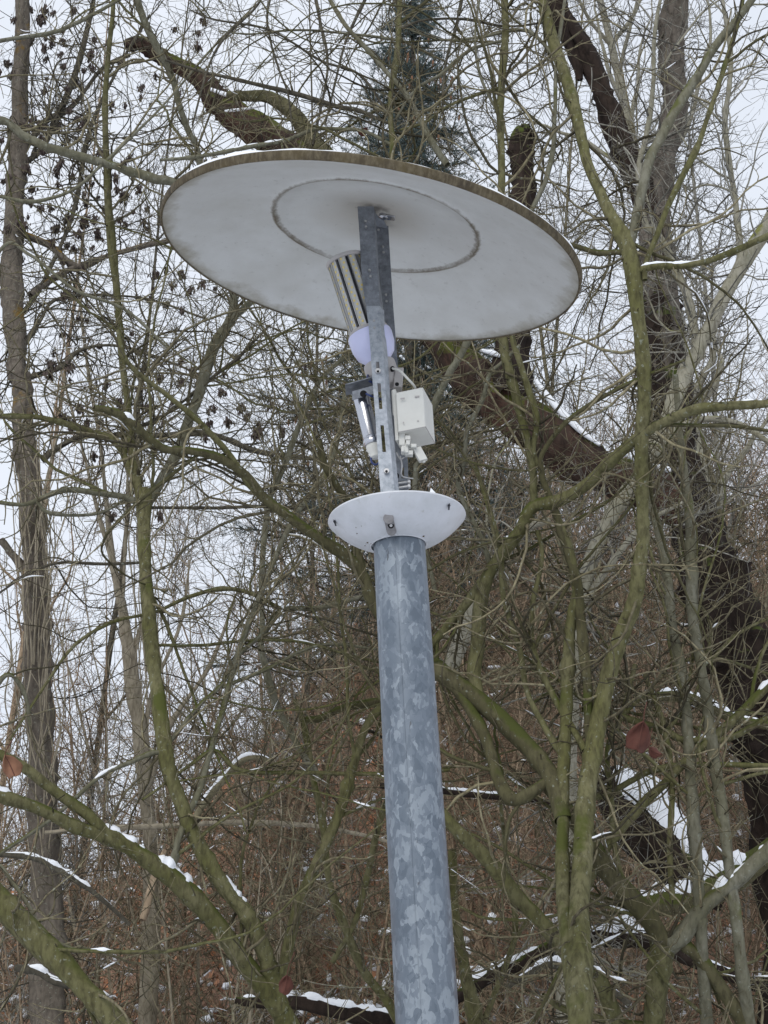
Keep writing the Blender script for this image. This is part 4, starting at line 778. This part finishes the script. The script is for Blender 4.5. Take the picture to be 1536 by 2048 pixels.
# --- brushwood of saplings on the bank
for px, Y, h in ((350, 11.5, 4.6), (450, 12, 5.0), (540, 12.5, 5.2), (150, 11, 4.4), (260, 12.5, 4.8), (30, 11, 4.4), (640, 13, 5.0), (720, 12, 4.6), (930, 12, 4.8), (1020, 11.5, 4.6), (1110, 12.5, 5), (1240, 11, 4.6), (1340, 12, 5), (1460, 11.5, 4.8), (870, 14, 5), (1180, 14.5, 5), (480, 9.6, 3.6), (1000, 9.8, 3.6), (200, 9.4, 3.2), (690, 10, 3.4), (1380, 10, 4)):
    wild('brush_sapling', wx(px, Y), Y, h, 'bare thin sapling in the brushwood on the bank behind the lamp', 'straw' if 300 < px < 500 else 'twigbrown', random.choice(['twigbrown', 'twiggrey', 'twigbrown', 'twig']), .028, (random.uniform(-.6, .6), 0), 7, 12, (.7, 1.8), group='bare saplings in the brushwood on the bank', rmin=.0019, cat='shrub', stems=3, up=.09, k2=3.2, snow=.05)
# --- brambles and undergrowth nobody could count
def undergrowth():
    n = 1150; y = 7.4 + 13 * rng.random(n) ** .9; x = rng.uniform(-1, 1, n) * (y * .29 + .8); z = gz(x, y)
    st = np.stack([x, y, z], 1); d = nrm(np.stack([rng.normal(size=n) * .8, rng.normal(size=n) * .5, rng.uniform(.35, 1.3, n)], 1)); K = 16
    L = rng.uniform(.8, 2.8, n); c = rng.normal(size=(n, 3)) * .05; pts = [st]
    for k in range(K - 1):
        d = nrm(d + c + rng.normal(size=(n, 3)) * .13 - np.array([0, 0, .07])); q = pts[-1] + d * (L / (K - 1))[:, None]; q[:, 2] = np.maximum(q[:, 2], gz(q[:, 0], q[:, 1]) + .03); pts.append(q)
    P = np.stack(pts, 1); R = rng.uniform(.004, .014, n)[:, None] * np.linspace(1, .35, K)
    m_ = 420; y = rng.uniform(15, 24, m_); x = rng.uniform(-.9, 1.05, m_) * (y * .29 + .5); x = np.where(rng.random(m_) < .55, np.abs(x), x); d = nrm(np.stack([rng.normal(size=m_) * .45, rng.normal(size=m_) * .3, np.ones(m_)], 1)); Z = gz(x, y)
    L = rng.uniform(1.2, 4.4, m_) * np.where(x < -1.5, .8, 1.); pts = [np.stack([x, y, Z], 1)]; c = rng.normal(size=(m_, 3)) * .03
    for k in range(K - 1):
        d = nrm(d + c + rng.normal(size=(m_, 3)) * .09); pts.append(pts[-1] + d * (L / (K - 1))[:, None])
    P2 = np.stack(pts, 1); R2 = rng.uniform(.008, .026, m_)[:, None] * np.linspace(1, .2, K)
    D1, E1 = grow(P2, R2, 7500, (.4, 1.3), 9, (25, 65), .6, .003, .006, .1, 1, .05, .15, .06, .45, 6); D2, E2 = grow(D1, E1, 17000, (.12, .5), 6, (30, 70), .7, .0028, .0038, .1, 1, .03, .17, .06, .5, 6)
    VV, QQ, b = [], [], 0
    for a, r, s_ in ((P2, R2, 6), (D1, E1, 3), (D2, E2, 3)):
        V, Q = tubes(a, r, s_); VV.append(V); QQ.append(Q + b); b += len(V)
    tag(part('far_brushwood', np.vstack(VV), np.vstack(QQ), M['twigbrown'], None), 'dense grey-brown bare brushwood standing along the top of the bank', 'brushwood', kind='stuff')
    A1, B1 = grow(P, R, 11000, (.25, .9), 8, (30, 80), .6, .0022, .005, .05, 1, .0, .22, .08, .45, 6)
    A2, B2 = grow(A1, B1, 30000, (.08, .35), 5, (30, 80), .7, .0018, .0028, .1, 1, .02, .25, .1, .5, 6)
    for nm, mt, sl in (('undergrowth', 'twigbrown', 0), ('brambles', 'twig', 1)):
        VV, QQ, b = [], [], 0
        for a, r, s_ in ((P, R, 5), (A1, B1, 3), (A2, B2, 3)):
            V, Q = tubes(a[sl::2], r[sl::2], s_); VV.append(V); QQ.append(Q + b); b += len(V)
        o = part(nm, np.vstack(VV), np.vstack(QQ), M[mt], None); tag(o, 'tangled brown brushwood covering the bank behind the lamp' if sl == 0 else 'greenish bramble stems woven through the brushwood', 'undergrowth', kind='stuff')
    sn = []
    for i in range(0, n, 2): sn += snow_caps(smooth_path(P[i], 2), np.interp(np.linspace(0, K - 1, 2 * K - 1), np.arange(K), R[i]) * 1.3, .3, thick=.7, steep=.65, seg=(4, 10))
    for i in range(0, len(A1), 9): sn += snow_caps(smooth_path(A1[i], 2), np.interp(np.linspace(0, 7, 15), np.arange(8), B1[i]) * 1.5, .5, thick=.7, steep=.6, seg=(4, 8))
    # clumps of snow caught in the brush
    cy = rng.uniform(6.8, 17, 900); cx = rng.uniform(-1, 1, 900) * (cy * .28 + .5); cz = gz(cx, cy) + rng.uniform(.1, 1.5, 900)
    for x_, y_, z_ in zip(cx, cy, cz):
        k = 6; dx = nrm(np.array([random.gauss(0, 1), random.gauss(0, .5), random.gauss(0, .25)])); t = np.linspace(-1, 1, k)[:, None]; l_ = random.uniform(.02, .09)
        sn.append((np.array([x_, y_, z_]) + dx * t * l_ + rng.normal(size=(k, 3)) * .005, np.sqrt(1 - .95 * t[:, 0] ** 2) * random.uniform(.010, .040)))
    o = snow_part(sn, None, 'undergrowth_snow'); tag(o, 'crumbs and strips of snow caught on the brushwood', 'snow', kind='stuff')
undergrowth()

# --- blue spruce behind the lamp
def spruce():
    x0, y0 = wx(825, 17), 17.; z0 = float(gz(x0, y0)); top = float(at(822, -60, y0)[2]); root = thing('blue_spruce', (x0, y0, z0), 'dark blue-green spruce standing behind the lamp', 'tree')
    K = 40; t = np.linspace(0, 1, K); P = np.stack([x0 + .02 * np.sin(t * 9) + (float(at(822, -60, y0)[0]) - x0) * t, y0 + 0 * t, z0 - .1 + (top - z0 + .1) * t], 1); R = .15 * (1 - .93 * t)
    V, Q = tubes(P[None], R[None], 12, .06); part('trunk', V, Q, M['ash'], root)
    br, rad = [], []; z = z0 + 1.2
    while z < top - .1:
        f = (top - z); Lb = min(.14 + .245 * f, 2.5)
        for k in range(8 if f > 1 else 6):
            a = random.uniform(0, 6.28); L = Lb * random.uniform(.65, 1.1); kk = 10; s = np.linspace(0, 1, kk); zz = z + random.uniform(-.1, .1)
            r = s * L; br.append(np.stack([x0 + (float(at(822, -60, y0)[0]) - x0) * ((zz - z0) / (top - z0)) + math.cos(a) * r, y0 + math.sin(a) * r, zz - .30 * r + .16 * L * s ** 2 * 1.3 + rng.normal(size=kk) * .012], 1)); rad.append((.006 + .010 * L) * (1 - .8 * s))
        z += .14 + .014 * f
    br = np.array(br); rad = np.array(rad)
    V, Q = tubes(br, rad, 5); tag(part('boughs', V, Q, M['darktwig'], root), kind='stuff')
    ns = int(len(br) * 30); A, B = grow(br, rad, ns, (.16, .50), 6, (35, 65), .6, .002, .004, .06, 1., -.03, .10, .05, .5, 5)
    A = np.concatenate([A, br[:, 4:10], br[:, 4:10], br[:, 1:7], br[:, 1:7], br[:, 2:8]]); B = np.concatenate([B] + [rad[:, 4:10] * 0 + .003] * 5)
    V, Q = tubes(A, B, 3); tag(part('twigs', V, Q, M['darktwig'], root), kind='stuff')
    m = 38; n = len(A) * m; i = np.repeat(np.arange(len(A)), m); tt = rng.uniform(0, 4.99, n); k = tt.astype(int); f = (tt - k)[:, None]
    c = A[i, k] * (1 - f) + A[i, k + 1] * f; tg = nrm(A[i, k + 1] - A[i, k]); q = nrm(np.cross(tg, rng.normal(size=(n, 3)))); d = nrm(tg * .55 + q + np.array([0, 0, .25])); s = nrm(np.cross(d, rng.normal(size=(n, 3)))) * .0042
    L = rng.uniform(.028, .052, n)[:, None]
    V = np.stack([c - s, c + s, c + d * L], 1).reshape(-1, 3)
    tag(part('needles', V, np.arange(3 * n).reshape(-1, 3), M['needle'], root, smooth=False), kind='stuff')
    cn_, b, VV, QQ = 0, 0, [], []                    # brown cones high in the crown
    for j in range(55):
        pxy = random.choice([(830, 95), (850, 130), (800, 105), (870, 160), (820, 190), (640, 740), (610, 850), (615, 900), (660, 790), (860, 250), (650, 760)]); p = at(pxy[0] + random.gauss(0, 22), pxy[1] + random.gauss(0, 24), y0 - random.uniform(.2, .9))
        b_ = MB(); b_.lathe(p, (random.gauss(0, .1), random.gauss(0, .1), -1), [(.004, 0), (.014, .015), (.016, .045), (.011, .08), (.003, .10)], 7); b_.build('cone', M['cone'], root)
spruce()

# --- single dry leaves still hanging
def dead_leaf(px, py, Y, size, label, seed, rz=0., name='dead_leaf', mat='leaf'):
    r = np.random.default_rng(seed); n = 17; u, v = np.meshgrid(np.linspace(-1, 1, n), np.linspace(0, 1, n))
    wdt = (np.maximum(np.sin(np.pi * v ** .8), 0) ** .6 + .02) * (1 + .07 * np.sin(v * 13 + u * 2)); x = u * wdt * .36
    y = .30 * (np.abs(u) ** 1.8) * wdt + .05 * np.sin(v * 7 + u * 3) + .25 * np.sin(v * 3.1); z = -v * .95 - .10 * np.abs(u) * wdt + .04 * np.cos(u * 5 + v * 4)
    V = np.stack([x, y, z], -1).reshape(-1, 3) * size; c, s = math.cos(rz), math.sin(rz); V = V @ np.array([[c, 0, -s], [0, 1, 0], [s, 0, c]]); V += at(px, py, Y)
    i = np.arange(n * n).reshape(n, n); Q = np.stack([i[:-1, :-1], i[:-1, 1:], i[1:, 1:], i[1:, :-1]], -1).reshape(-1, 4)
    me_root = thing(name, tuple(float(a) for a in at(px, py, Y)), label, 'leaf'); o = part('blade', V, Q, M[mat], me_root); sdm = o.modifiers.new('t', 'SOLIDIFY'); sdm.thickness = .0006
    b = MB(); p = at(px, py, Y); b.wire([p + [.02, .03, .07], p + [.006, .01, .03], p, p + (V[n * 8 + 8] - p) * .6, V[n * 16 + 8]], .0011 + size * .004); b.build('stalk', M['leaf'], me_root)
dead_leaf(1287, 1442, 4.8, .105, 'big curled red-brown leaf hanging at the right', 3, .25)
dead_leaf(1298, 1495, 4.8, .045, 'small dry leaf tucked just under the big red-brown one', 4, -1.0)
dead_leaf(10, 1510, 4.5, .075, 'light orange-brown leaf cut by the left edge', 5, -.5, mat='tanleaf')
dead_leaf(574, 1950, 4.9, .06, 'small orange-red leaf near the bottom, left of the post', 6, .15)
dead_leaf(735, 255, 5.7, .05, 'tiny brown leaf just above the shade', 7, 1.2)
